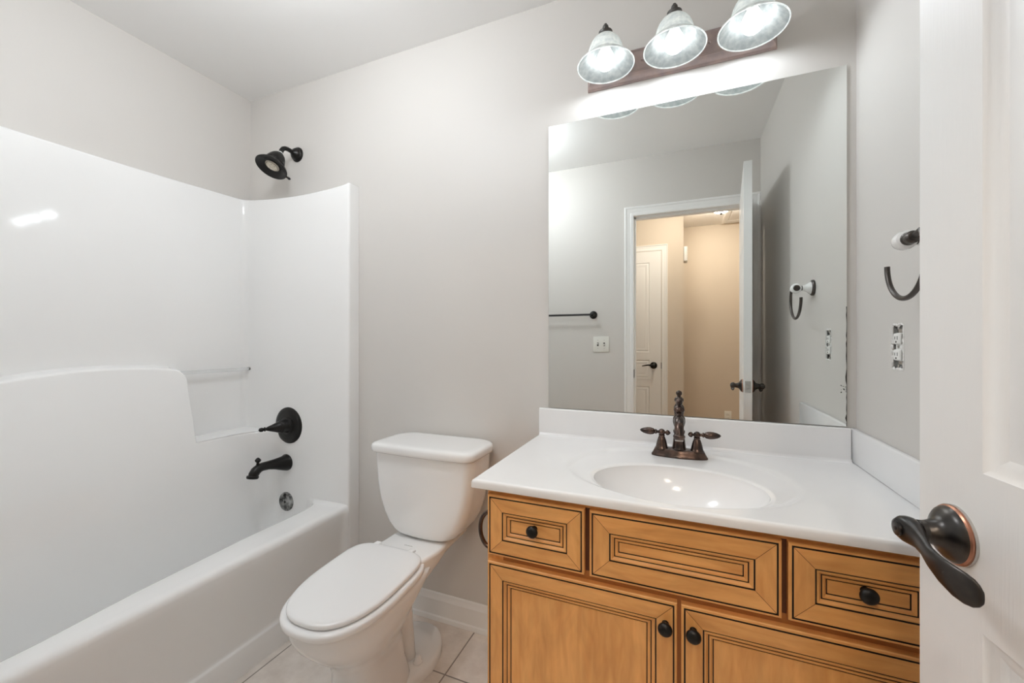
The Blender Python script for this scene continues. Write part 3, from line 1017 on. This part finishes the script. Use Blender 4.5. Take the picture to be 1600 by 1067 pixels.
def knob(parent, x, z, y):
    mb = MB()
    mb.lathe([(0.0075, 0), (0.006, 0.004), (0.0055, 0.009), (0.007, 0.012), (0.0125, 0.0155), (0.0150, 0.0195), (0.0150, 0.0225), (0.0125, 0.0265), (0.007, 0.029), (0.001, 0.0297)], (x, y, z), (0, -1, 0), M['black'], 28)
    return mb.build('knob', None, parent, angle=50)


yf = VY - 0.0085
dl = front('drawer', -0.460, -0.206, 0.644, 0.800, 0.0325, False)
knob(dl, -0.333, 0.7285, yf)
front('false_drawer_front', -0.194, 0.191, 0.644, 0.800, 0.037, False)
dr = front('drawer', 0.202, 0.456, 0.644, 0.800, 0.0345, False)
knob(dr, 0.325, 0.7285, yf)
dd = front('door', -0.460, -0.0025, 0.118, 0.627, 0.0335, True)
knob(dd, -0.0265, 0.578, VY - 0.0172)
dd2 = front('door', 0.0055, 0.456, 0.118, 0.627, 0.0335, True)
knob(dd2, 0.0295, 0.578, VY - 0.0172)
# half-ring pull on the cabinet's left side
mb = MB()
ry, rz0, rz1 = 0.985, 0.645, 0.738
zc_, hr = (rz0 + rz1) / 2, (rz1 - rz0) / 2
pts = [(VX0 - 0.0305 * math.cos(a), ry, zc_ + hr * 1.02 * math.sin(a)) for a in [math.radians(-86 + 172 * i / 22) for i in range(23)]]
mb.tube(pts, 0.0058, M['bronze'], 12, up=(0, 1, 0))
mb.build('side_pull', None, van)

# ------------------------------------------------------------------ countertop with integral basin
ct = thing('countertop', 'white cultured marble countertop with integral oval sink and splashes', 'countertop', (0.0, 1.2, 0.818))
CX0, CX1, CY0, CY1, CZ = -0.497, XR - 0.0005, 0.932, 1.4995, 0.84
mb = MB()
bx0, by0, ba, bb = -0.007, 1.113, 0.206, 0.149
ox, oy, oa, obk, ofr = -0.011, 1.185, 0.288, 0.240, 0.222


def ctop(x, y):
    # recess ring
    e = math.hypot((x - ox) / oa, (y - oy) / (obk if y > oy else ofr))
    z = CZ - 0.0042 * (1 - sstep(e, 0.955, 1.015))
    r = math.hypot((x - bx0) / ba, (y - by0) / bb)
    if r < 1.06:
        rr = min(1, r)
        depth = 0.125 * (1 - rr ** 2.6) ** 0.75 if rr < 1 else 0
        z = z - depth - 0.004 * (1 - sstep(r, 0.985, 1.06))
    return z


NA = 192
sv = [0.0, 0.1, 0.2, 0.3, 0.4, 0.5, 0.6, 0.7, 0.78, 0.85, 0.9, 0.93, 0.955, 0.97, 0.98, 0.987, 0.993, 0.997, 1.0, 1.006, 1.015, 1.03, 1.045, 1.06]
corner_a = [math.atan2((yy - by0) / bb, (xx - bx0) / ba) for xx in (CX0, CX1) for yy in (CY0, CY1)]
angs = sorted(set([-PI + 2 * PI * i / NA for i in range(NA)] + corner_a))
rows = []
RB = 0.008
ix0, ix1, iy0, iy1 = CX0 + RB, CX1, CY0 + RB, CY1


def tmax(a):
    dx, dy = ba * math.cos(a), bb * math.sin(a)
    ts = []
    if dx > 1e-9: ts.append((ix1 - bx0) / dx)
    if dx < -1e-9: ts.append((ix0 - bx0) / dx)
    if dy > 1e-9: ts.append((iy1 - by0) / dy)
    if dy < -1e-9: ts.append((iy0 - by0) / dy)
    return min(ts)


NO = 34
for k in range(len(sv) + NO):
    row = []
    for a in angs:
        tm = tmax(a)
        if k < len(sv):
            s = min(sv[k], 1 + (tm - 1) * (sv[k] - 1) / 0.5) if sv[k] > 1 else sv[k]
            s = min(s, tm * (0.97 + 0.03 * min(1, sv[k] / 1.06)) if tm < 1.1 else s)
        else:
            f = (k - len(sv) + 1) / NO
            s0 = min(1.06, tm * 0.999)
            s = s0 + (tm - s0) * f
        x, y = bx0 + ba * math.cos(a) * s, by0 + bb * math.sin(a) * s
        row.append(Vector((x, y, ctop(x, y))))
    rows.append(row)
mb.loft(rows[1:], None, True)
v0 = mb.bm.verts.new(rows[0][0])
mb.bm.verts.ensure_lookup_table()
first = [mb.bm.verts[i] for i in range(len(angs))]
for i in range(len(angs)):
    mb.bm.faces.new([v0, first[i], first[(i + 1) % len(angs)]])
# rounded front and left edges, with bottom
edge = [(0.0, 0.0), (0.003, -0.0006), (0.0056, -0.0023), (0.0074, -0.005), (0.008, -0.008), (0.008, -0.0205), (0.007, -0.022), (-0.03, -0.022)]
secs = []
for (px, py, nx, ny) in ((ix0, CY1, -1, 0), (ix0, iy0, -1, -1), (CX1, iy0, 0, -1)):
    secs.append([Vector((px + nx * d, py + ny * d, CZ + q)) for d, q in edge])
mb.loft(secs, None, False)
mb.build('counter_top', M['marble'], ct, angle=40)
mb = MB()
SPH = 0.94
mb.box((CX0, 1.480, CZ - 0.01), (0.4715, YB - 0.0005, SPH), None, 0.004, 3)
# cove at the foot of the backsplash
cv = [(0.0, 0.010), (0.001, 0.006), (0.003, 0.003), (0.006, 0.001), (0.011, -0.0002)]
mb.loft([[Vector((x, 1.4803 - d, CZ + q)) for d, q in cv] for x in (CX0 + 0.004, 0.4715)], None, False)
mb.build('backsplash', M['marble'], ct, angle=40)
mb = MB()
mb.box((0.4722, 0.945, CZ + 0.0006), (XR - 0.0005, YB - 0.001, SPH), None, 0.004, 3)
mb.build('sidesplash', M['marble'], ct, angle=40)
mb = MB()
mb.lathe([(0.021, 0.0), (0.021, 0.002), (0.017, 0.003), (0.012, 0.0015), (0.003, 0.001)], (bx0, by0, ctop(bx0, by0) + 0.0003), (0, 0, 1), M['nickel'], 28)
mb.build('drain', None, ct)

# ------------------------------------------------------------------ faucet
FY, FZ = 1.372, 0.8358
fa = thing('faucet', 'oil-rubbed bronze two-handle faucet standing behind the sink', 'faucet', (0.002, FY, FZ))
mb = MB()
BS = [(0.0, 1.0), (0.003, 1.0), (0.005, 0.98), (0.0065, 0.94), (0.010, 0.90), (0.016, 0.82), (0.0215, 0.76), (0.0240, 0.70), (0.0250, 0.60)]


def fbase(k, z):
    o = []
    for i in range(64):
        a = 2 * PI * i / 64
        c, s = math.cos(a), math.sin(a)
        x = 0.082 * math.copysign(abs(c) ** 0.72, c)
        w = 0.0265 + 0.003 * math.exp(-((x / 0.022) ** 2))
        y = w * math.copysign(abs(s) ** 0.85, s)
        o.append(Vector((0.002 + x * (0.50 + 0.50 * k), FY + y * k, FZ + z)))
    return o


mb.loft([fbase(k, z) for z, k in BS], None, True, True, True)
mb.build('base_plate', M['bronze'], fa, angle=40)
for sx in (-1, 1):
    hx = 0.002 + sx * 0.051
    mb = MB()
    mb.lathe([(0.0205, 0.020), (0.0205, 0.024), (0.018, 0.027), (0.0165, 0.034), (0.0135, 0.047), (0.0105, 0.056), (0.0085, 0.060), (0.0095, 0.062), (0.0095, 0.064), (0.007, 0.066)], (hx, FY, FZ), (0, 0, 1), M['bronze'], 28)
    post = mb.build('handle_post', None, fa, angle=50)
    mb = MB()
    o = Vector((hx, FY, FZ + 0.0725))
    mb.sphere(o, 0.0105, M['bronze'], seg=20)
    dirv = Vector((sx, 0.0, 0.03)).normalized()
    mb.lathe([(0.0045, 0.004), (0.0045, 0.014), (0.0075, 0.016), (0.0075, 0.019), (0.006, 0.021), (0.0095, 0.025), (0.0115, 0.034), (0.0110, 0.044), (0.0085, 0.055), (0.0045, 0.063), (0.001, 0.066)], o, dirv, M['bronze'], 24)
    mb.lathe([(0.004, 0.004), (0.004, 0.012), (0.0075, 0.014), (0.0085, 0.017), (0.0065, 0.022), (0.001, 0.026)], o, -dirv, M['bronze'], 20)
    mb.build('handle', None, post, angle=50)
mb = MB()
mb.lathe([(0.0225, 0.020), (0.0225, 0.025), (0.020, 0.028), (0.0185, 0.040), (0.0165, 0.058), (0.0150, 0.070), (0.0170, 0.074), (0.0175, 0.080), (0.0145, 0.083), (0.0135, 0.090), (0.0165, 0.098), (0.0185, 0.108), (0.0175, 0.120), (0.0130, 0.128), (0.0085, 0.131), (0.0080, 0.135), (0.0150, 0.139), (0.0165, 0.144), (0.0150, 0.151), (0.0095, 0.156), (0.0065, 0.158), (0.0065, 0.161), (0.0098, 0.165), (0.0108, 0.170), (0.0090, 0.176), (0.002, 0.180)], (0.002, FY + 0.008, FZ), (0, 0, 1), M['bronze'], 32)
mb.build('spout_column', None, fa, angle=50)
mb = MB()
sy = FY + 0.008
pts = [(0.002, sy, FZ + 0.108), (0.002, sy - 0.015, FZ + 0.115), (0.002, sy - 0.035, FZ + 0.118), (0.002, sy - 0.055, FZ + 0.113), (0.002, sy - 0.070, FZ + 0.102), (0.002, sy - 0.077, FZ + 0.088), (0.002, sy - 0.079, FZ + 0.078)]
mb.tube(pts, [0.0165, 0.0155, 0.0145, 0.0138, 0.0132, 0.0128, 0.0130], M['bronze'], 22, up=(1, 0, 0))
mb.lathe([(0.0135, -0.002), (0.0165, 0.001), (0.0170, 0.005), (0.0145, 0.008), (0.013, 0.013)], (0.002, sy - 0.0788, FZ + 0.082), (0, -0.12, -0.99), M['bronze'], 26)
sb = mb.build('spout', None, fa, angle=50)
mb = MB()
mb.lathe([(0.0115, 0.012), (0.0115, 0.017)], (0.002, sy - 0.0788, FZ + 0.082), (0, -0.12, -0.99), M['nickel'], 22)
mb.build('aerator', None, sb)

# ------------------------------------------------------------------ mirror
mi = thing('wall_mirror', 'large frameless rectangular mirror above the vanity backsplash', 'mirror', (0, YB, 0.942))
mb = MB()
mb.box((-0.4615, 1.4945, 0.9425), (0.464, 1.4992, 2.02), M['mirror_edge'])
for f in mb.bm.faces:
    if f.normal.y < -0.9 or f.calc_center_median().y < 1.495:
        f.material_index = mb.mi(M['mirror'])
mb.build('mirror_glass', None, mi, smooth=False)
mb = MB()
zz, xx = 0.9435, []
secs = []
pts = []
for k in range(30):
    z = 0.9435 + (1.30 - 0.9435) * k / 29
    w = 0.0009 + 0.0016 * random.random() + (0.002 if k in (2, 11, 12) else 0)
    pts.append((z, w))
secs = [[Vector((0.464, 1.4943, z)), Vector((0.464 - w, 1.4943, z))] for z, w in pts]
mb.loft(secs, None, False)
for k in range(9):
    cx_, cz_ = 0.456 + random.uniform(-0.007, 0.006), 1.055 + random.uniform(-0.012, 0.012)
    r = random.uniform(0.0009, 0.0022)
    vsn = [mb.bm.verts.new((cx_ + r * math.cos(a) * random.uniform(0.6, 1.3), 1.4943, cz_ + r * math.sin(a) * random.uniform(0.6, 1.3))) for a in [2 * PI * q / 7 for q in range(7)]]
    mb.bm.faces.new(vsn)
mb.build('worn_silvering', M['dark'], mi, smooth=False)

# ------------------------------------------------------------------ vanity light
LX, LY = -0.0115, 1.37
vl = thing('vanity_light', 'three-shade bronze bath light bar mounted above the mirror', 'wall lamp', (LX, YB, 2.17))
mb = MB()
pl = [(0.0, 2.117, 0.0), (0.0, 2.117, 0.008), (0.004, 2.121, 0.012), (0.007, 2.124, 0.022), (0.012, 2.129, 0.030), (0.015, 2.132, 0.034), (0.018, 2.135, 0.034), (0.022, 2.139, 0.030), (0.024, 2.141, 0.030)]
x0, x1, zt, zb = LX - 0.298, LX + 0.298, 2.226, 2.117
secs = []
for ins, _, q in pl:
    secs.append([Vector((a, YB - 0.0005 - q, b)) for a, b in ((x0 + ins, zb + ins), (x1 - ins, zb + ins), (x1 - ins, zt - ins), (x0 + ins, zt - ins))])
mb.loft(secs, None, True, False, True)
mb.build('backplate', M['plate'], vl, angle=20)
for sx in (-0.104, 0.104):
    mb = MB()
    mb.lathe([(0.005, 0), (0.005, 0.002), (0.003, 0.005), (0.0005, 0.006)], (LX + sx, YB - 0.0305, 2.172), (0, -1, 0), M['plate'], 16)
    mb.build('screw', None, vl)
SHP = [(0.0925, 0.0), (0.0935, 0.0025), (0.0905, 0.007), (0.0825, 0.015), (0.0740, 0.022), (0.0665, 0.029), (0.0625, 0.034), (0.0625, 0.0375), (0.0600, 0.041), (0.0575, 0.047), (0.0555, 0.056), (0.0520, 0.067), (0.0470, 0.078), (0.0400, 0.088), (0.0320, 0.0955), (0.0235, 0.100)]
for k in (-1, 0, 1):
    px = LX + k * 0.2135
    z0 = 2.113
    o = (px, LY, z0)
    mb = MB()
    ap = [(px, YB - 0.03, 2.176), (px, YB - 0.05, 2.178), (px, YB - 0.07, 2.190), (px, YB - 0.09, 2.214), (px, YB - 0.115, 2.228), (px, LY, 2.232)]
    mb.tube(ap, 0.0065, M['cap'], 12, up=(1, 0, 0))
    mb.lathe([(0.022, 0), (0.022, 0.004), (0.014, 0.010), (0.008, 0.014)], (px, YB - 0.0305, 2.176), (0, -1, 0), M['cap'], 24)
    mb.build('arm', None, vl)
    mb = MB()
    mb.lathe([(0.0240, 0.098), (0.0250, 0.102), (0.0240, 0.106), (0.0210, 0.108), (0.0225, 0.111), (0.0225, 0.115), (0.0170, 0.1185), (0.0085, 0.1205), (0.0068, 0.123), (0.0085, 0.126), (0.0100, 0.131), (0.0088, 0.136), (0.005, 0.1385), (0.0045, 0.140), (0.005, 0.142), (0.001, 0.145)], o, (0, 0, 1), M['cap'], 28)
    mb.build('finial', None, vl, angle=50)
    mb = MB()
    outer = SHP
    inner = [(r - 0.003, h + 0.0015) for r, h in SHP][::-1]
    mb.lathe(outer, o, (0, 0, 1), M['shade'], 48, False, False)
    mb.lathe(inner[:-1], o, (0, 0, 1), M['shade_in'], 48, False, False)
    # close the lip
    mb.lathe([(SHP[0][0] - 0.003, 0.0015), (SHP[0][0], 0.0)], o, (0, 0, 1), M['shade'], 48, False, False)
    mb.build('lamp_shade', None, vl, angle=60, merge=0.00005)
    mb = MB()
    mb.lathe([(0.014, 0.098), (0.014, 0.066), (0.013, 0.060)], o, (0, 0, 1), M['white_plastic'], 20)
    mb.build('bulb_socket', None, vl)
    mb = MB()
    mb.lathe([(0.001, -0.0125), (0.010, -0.0115), (0.0185, -0.007), (0.0255, 0.001), (0.0290, 0.011), (0.0290, 0.020), (0.0260, 0.031), (0.0205, 0.042), (0.0155, 0.052), (0.0125, 0.060)], (px, LY, z0 + 0.003), (0, 0, 1), M['bulb'], 32)
    mb.build('bulb', None, vl)

# ------------------------------------------------------------------ towel ring on the right wall
RY, RZ = 1.078, 1.405
tr = thing('towel_ring', 'bronze open towel ring with white porcelain post beside the mirror', 'towel ring', (XR, RY, RZ))
mb = MB()
mb.lathe([(0.031, 0), (0.031, 0.006), (0.028, 0.009), (0.026, 0.010)], (XR, RY, RZ), (-1, 0, 0), M['ring_metal'], 32)
mb.build('wall_rosette', None, tr)
mb = MB()
mb.lathe([(0.025, 0.009), (0.023, 0.014), (0.017, 0.021), (0.0125, 0.029), (0.0105, 0.037)], (XR, RY, RZ), (-1, 0, 0), M['porcelain'], 28)
mb.build('porcelain_bell', None, tr)
mb = MB()
mb.lathe([(0.0085, 0.036), (0.0095, 0.040), (0.0085, 0.045)], (XR, RY, RZ), (-1, 0, 0), M['ring_metal'], 20)
px_ = XR - 0.058
mb.lathe([(0.0120, -0.020), (0.0135, -0.017), (0.0135, -0.012)], (px_, RY, RZ), (0, 1, 0), M['ring_metal'], 24)
mb.lathe([(0.0135, 0.012), (0.0115, 0.015), (0.0105, 0.0185), (0.004, 0.020)], (px_, RY, RZ), (0, 1, 0), M['ring_metal'], 24)
mb.lathe([(0.0085, 0.019), (0.0125, 0.023), (0.0125, 0.034), (0.0095, 0.037), (0.0095, 0.039), (0.004, 0.040)], (px_, RY, RZ), (0, -1, 0), M['ring_metal'], 24)
mb.build('post_caps', None, tr)
mb = MB()
mb.lathe([(0.0130, -0.0165), (0.0180, -0.012), (0.0195, -0.004), (0.0195, 0.004), (0.0180, 0.010), (0.0130, 0.0145)], (px_, RY, RZ), (0, 1, 0), M['porcelain'], 28)
mb.build('porcelain_barrel', None, tr)
mb = MB()
cy_, cz_, rr_ = 1.075, 1.363, 0.077
pts = [(px_, RY - 0.028, RZ - 0.002)] + [(px_, cy_ + rr_ * math.cos(math.radians(a)), cz_ + rr_ * math.sin(math.radians(a))) for a in [140 + 220 * i / 40 for i in range(41)]]
mb.tube(pts, 0.0052, M['ring_metal'], 14, up=(1, 0, 0))
mb.build('ring', None, tr)

# ------------------------------------------------------------------ uncovered outlet in the right wall
ou = thing('wall_outlet', 'uncovered white duplex outlet in a ragged hole below the towel ring', 'outlet', (XR, OY, OZ))
mb = MB()
t_ = 0.0015
for lo, hi in (((XR + 0.003, OY - hy + 0.001, OZ - hz + 0.001), (XR + 0.06, OY - hy + 0.001 + t_, OZ + hz - 0.001)), ((XR + 0.003, OY + hy - 0.001 - t_, OZ - hz + 0.001), (XR + 0.06, OY + hy - 0.001, OZ + hz - 0.001)),
               ((XR + 0.003, OY - hy + 0.001, OZ - hz + 0.001), (XR + 0.06, OY + hy - 0.001, OZ - hz + 0.001 + t_)), ((XR + 0.003, OY - hy + 0.001, OZ + hz - 0.001 - t_), (XR + 0.06, OY + hy - 0.001, OZ + hz - 0.001)),
               ((XR + 0.058, OY - hy + 0.001, OZ - hz + 0.001), (XR + 0.06, OY + hy - 0.001, OZ + hz - 0.001))):
    mb.box(lo, hi)
mb.build('junction_box', M['boxmetal'], ou)
mb = MB()
mb.box((XR + 0.0045, OY - 0.0085, OZ - 0.053), (XR + 0.006, OY + 0.0085, OZ + 0.053), M['nickel'])
for s in (-1, 1):
    mb.box((XR + 0.0030, OY - 0.0095, OZ + s * 0.051 - 0.009), (XR + 0.0045, OY + 0.0095, OZ + s * 0.051 + 0.009), M['boxmetal'])
    mb.lathe([(0.0035, 0), (0.0035, 0.002)], (XR + 0.003, OY, OZ + s * 0.047), (-1, 0, 0), M['nickel'], 12)
mb.build('mounting_strap', None, ou)
mb = MB()
mb.box((XR + 0.002, OY - 0.0165, OZ - 0.034), (XR + 0.03, OY + 0.0165, OZ + 0.034), M['white_plastic'], 0.002, 2)
for s in (-1, 1):
    mb.box((XR - 0.0035, OY - 0.0165, OZ + s * 0.0195 - 0.0135), (XR + 0.004, OY + 0.0165, OZ + s * 0.0195 + 0.0135), M['white_plastic'], 0.004, 3)
    for q, hh in ((-0.006, 0.0042), (0.006, 0.0034)):
        mb.box((XR - 0.0039, OY + q - 0.0010, OZ + s * 0.0195 + 0.002 - hh), (XR - 0.003, OY + q + 0.0010, OZ + s * 0.0195 + 0.002 + hh), M['dark'])
    mb.lathe([(0.0022, 0), (0.0022, 0.0006)], (XR - 0.0034, OY, OZ + s * 0.0195 - 0.0075), (-1, 0, 0), M['dark'], 12)
mb.lathe([(0.003, 0), (0.003, 0.002)], (XR + 0.002, OY, OZ), (-1, 0, 0), M['nickel'], 12)
mb.build('receptacle', None, ou, angle=30)
mb = MB()
inn, out = [], []
N_ = 64
for k in range(N_):
    a = 2 * PI * k / N_
    c, s = math.cos(a), math.sin(a)
    k_ = 1 / max(abs(c) / hy, abs(s) / hz)
    jit = random.uniform(-0.0065, 0.001)
    inn.append((c * (k_ + jit), s * (k_ + jit)))
    k2 = k_ + random.uniform(0.002, 0.006)
    out.append((c * k2, s * k2))
mb.loft([[Vector((XR - 0.0004, OY + a, OZ + b)) for a, b in out], [Vector((XR - 0.0016 - random.random() * 0.0015, OY + a * 1.0, OZ + b)) for a, b in [((p[0] + q[0]) / 2, (p[1] + q[1]) / 2) for p, q in zip(inn, out)]], [Vector((XR + 0.001, OY + a, OZ + b)) for a, b in inn]], None, True)
mb.build('torn_edge', M['paper'], ou, angle=20)

# ------------------------------------------------------------------ front wall fittings (seen in the mirror)
tb = thing('towel_bar', 'dark bronze towel bar on the wall left of the doorway', 'towel bar', (-0.88, YF, 1.385))
TBZ = 1.387
for x in (-0.583, -1.19):
    mb = MB()
    mb.lathe([(0.029, 0), (0.029, 0.004), (0.026, 0.007), (0.022, 0.008), (0.020, 0.012), (0.012, 0.020), (0.008, 0.030), (0.008, 0.044), (0.013, 0.050), (0.015, 0.057), (0.013, 0.064), (0.006, 0.068), (0.001, 0.069)], (x, YF, TBZ), (0, 1, 0), M['black'], 28)
    mb.build('bar_post', None, tb, angle=50)
mb = MB()
mb.tube([(-1.19, YF + 0.057, TBZ), (-0.9, YF + 0.057, TBZ), (-0.583, YF + 0.057, TBZ)], 0.0075, M['black'], 14)
mb.build('bar', None, tb)

sw = thing('light_switch', 'ivory double toggle switch plate beside the doorway casing', 'light switch', (-0.527, YF, 1.17))
mb = MB()
mb.box((-0.527 - 0.0585, YF + 0.0002, 1.17 - 0.058), (-0.527 + 0.0585, YF + 0.0062, 1.17 + 0.058), M['ivory'], 0.004, 2)
mb.build('switch_plate', None, sw)
for s, up in ((-1, 1), (1, -1)):
    x = -0.527 + s * 0.023
    mb = MB()
    mb.box((x - 0.0055, YF + 0.006, 1.17 - 0.0125), (x + 0.0055, YF + 0.0072, 1.17 + 0.0125), M['dark'])
    mb.box((x - 0.004, YF + 0.005, 1.17 - 0.005), (x + 0.004, YF + 0.018, 1.17 + 0.005), M['ivory'], 0.0015, 2, Matrix.Rotation(math.radians(22 * up), 3, 'X'), (x, YF + 0.005, 1.17))
    mb.build('toggle', None, sw)
    for q in (-1, 1):
        mb = MB()
        mb.lathe([(0.003, 0), (0.003, 0.001)], (x, YF + 0.006, 1.17 + q * 0.030), (0, 1, 0), M['nickel'], 10)
        mb.build('screw', None, sw)

# ------------------------------------------------------------------ hall fittings (seen in the mirror) and added unseen fill lights
for hx, hy, lab in ((0.385, -1.44, 'small lit dome light with dark finial on the hall ceiling, seen in the mirror'), (-0.05, -0.62, 'added lit dome on the hall ceiling outside the doorway, an unseen fill light')):  # second dome is added out of view to fill hall and vanity
    cl = thing('ceiling_light', lab, 'ceiling light', (hx, hy, ZC))
    mb = MB()
    mb.lathe([(0.085, 0), (0.085, 0.012), (0.078, 0.022)], (hx, hy, ZC), (0, 0, -1), M['white_plastic'], 36)
    mb.build('rim', None, cl)
    mb = MB()
    mb.lathe([(0.076, 0.020), (0.072, 0.034), (0.058, 0.048), (0.036, 0.057), (0.012, 0.061)], (hx, hy, ZC), (0, 0, -1), M['hall_dome'], 36)
    mb.build('dome', None, cl)
    mb = MB()
    mb.lathe([(0.012, 0.058), (0.014, 0.064), (0.010, 0.072), (0.002, 0.076)], (hx, hy, ZC), (0, 0, -1), M['black'], 20)
    mb.build('finial', None, cl)

GX, GY = -1.05, 0.63  # globe added out of view to spread even light in the room
fl = thing('ceiling_light', 'added white fill globe under the bathroom ceiling, out of view', 'ceiling light', (GX, GY, ZC))
mb = MB()
mb.lathe([(0.075, 0), (0.075, 0.010), (0.060, 0.022), (0.016, 0.030), (0.045, 0.026), (0.045, 0.032)], (GX, GY, ZC), (0, 0, -1), M['white_plastic'], 40)
mb.build('fitter', None, fl)
mb = MB()
mb.lathe([(0.043 if a < 22 else 0.12 * math.sin(math.radians(a)), 0.028 + 0.12 * (math.cos(math.radians(21)) - math.cos(math.radians(a)))) for a in range(21, 181, 6)] + [(0.001, 0.028 + 0.12 * (math.cos(math.radians(21)) + 1))], (GX, GY, ZC), (0, 0, -1), M['fill_lens'], 40)
mb.build('globe', None, fl)

ah = thing('attic_hatch', 'white framed attic hatch in the hall ceiling', 'hatch', (0.76, -1.72, ZC))
mb = MB()
hx0, hx1, hy0, hy1 = 0.44, 1.10, -2.00, -1.46
mb.rings((hx0, hy0, ZC), (1, 0, 0), (0, 1, 0), (0, 0, -1), hx1 - hx0, hy1 - hy0, [(0, 0, M['trim']), (0.0, 0.014, M['trim']), (0.010, 0.018, M['trim']), (0.05, 0.012, M['trim']), (0.056, 0.006, M['trim'])])
mb.build('hatch_frame', None, ah, angle=25)
mb = MB()
mb.box((hx0 + 0.065, hy0 + 0.065, ZC - 0.010), (hx1 - 0.065, hy1 - 0.065, ZC - 0.002), M['ceiling'], 0.002, 1)
mb.box((hx0 + 0.16, hy0 + 0.10, ZC - 0.0115), (hx0 + 0.168, hy1 - 0.10, ZC - 0.0095), M['dark'])
mb.build('hatch_board', None, ah)

dc = thing('door_chime', 'small white door chime box on the hall corner', 'door chime', (XH, -1.30, 2.03))
mb = MB()
mb.box((XH + 0.0003, -1.36, 1.96), (XH + 0.035, -1.23, 2.10), M['white_plastic'], 0.006, 2)
mb.build('chime_cover', None, dc)
mb = MB()
for q in range(4):
    mb.box((XH + 0.0345, -1.345, 1.985 + q * 0.026), (XH + 0.0358, -1.245, 1.993 + q * 0.026), M['dark'])
mb.build('grille', None, dc)

ho = thing('wall_outlet', 'white duplex outlet with cover low on the far hall wall', 'outlet', (0.51, YH2, 0.355))
mb = MB()
mb.box((0.475, YH2 + 0.0002, 0.298), (0.545, YH2 + 0.006, 0.412), M['ivory'], 0.003, 2)
mb.build('cover_plate', None, ho)
mb = MB()
for s in (-1, 1):
    mb.box((0.4935, YH2 + 0.005, 0.355 + s * 0.0195 - 0.0135), (0.5265, YH2 + 0.0075, 0.355 + s * 0.0195 + 0.0135), M['ivory'], 0.002, 2)
    for q in (-0.006, 0.006):
        mb.box((0.51 + q - 0.0013, YH2 + 0.0070, 0.355 + s * 0.0195 - 0.002), (0.51 + q + 0.0013, YH2 + 0.0079, 0.355 + s * 0.0195 + 0.006), M['dark'])
mb.build('receptacle', None, ho)

# the builder's private origin notes are not part of the scene
for o in bpy.data.objects:
    if '_o' in o.keys():
        del o['_o']
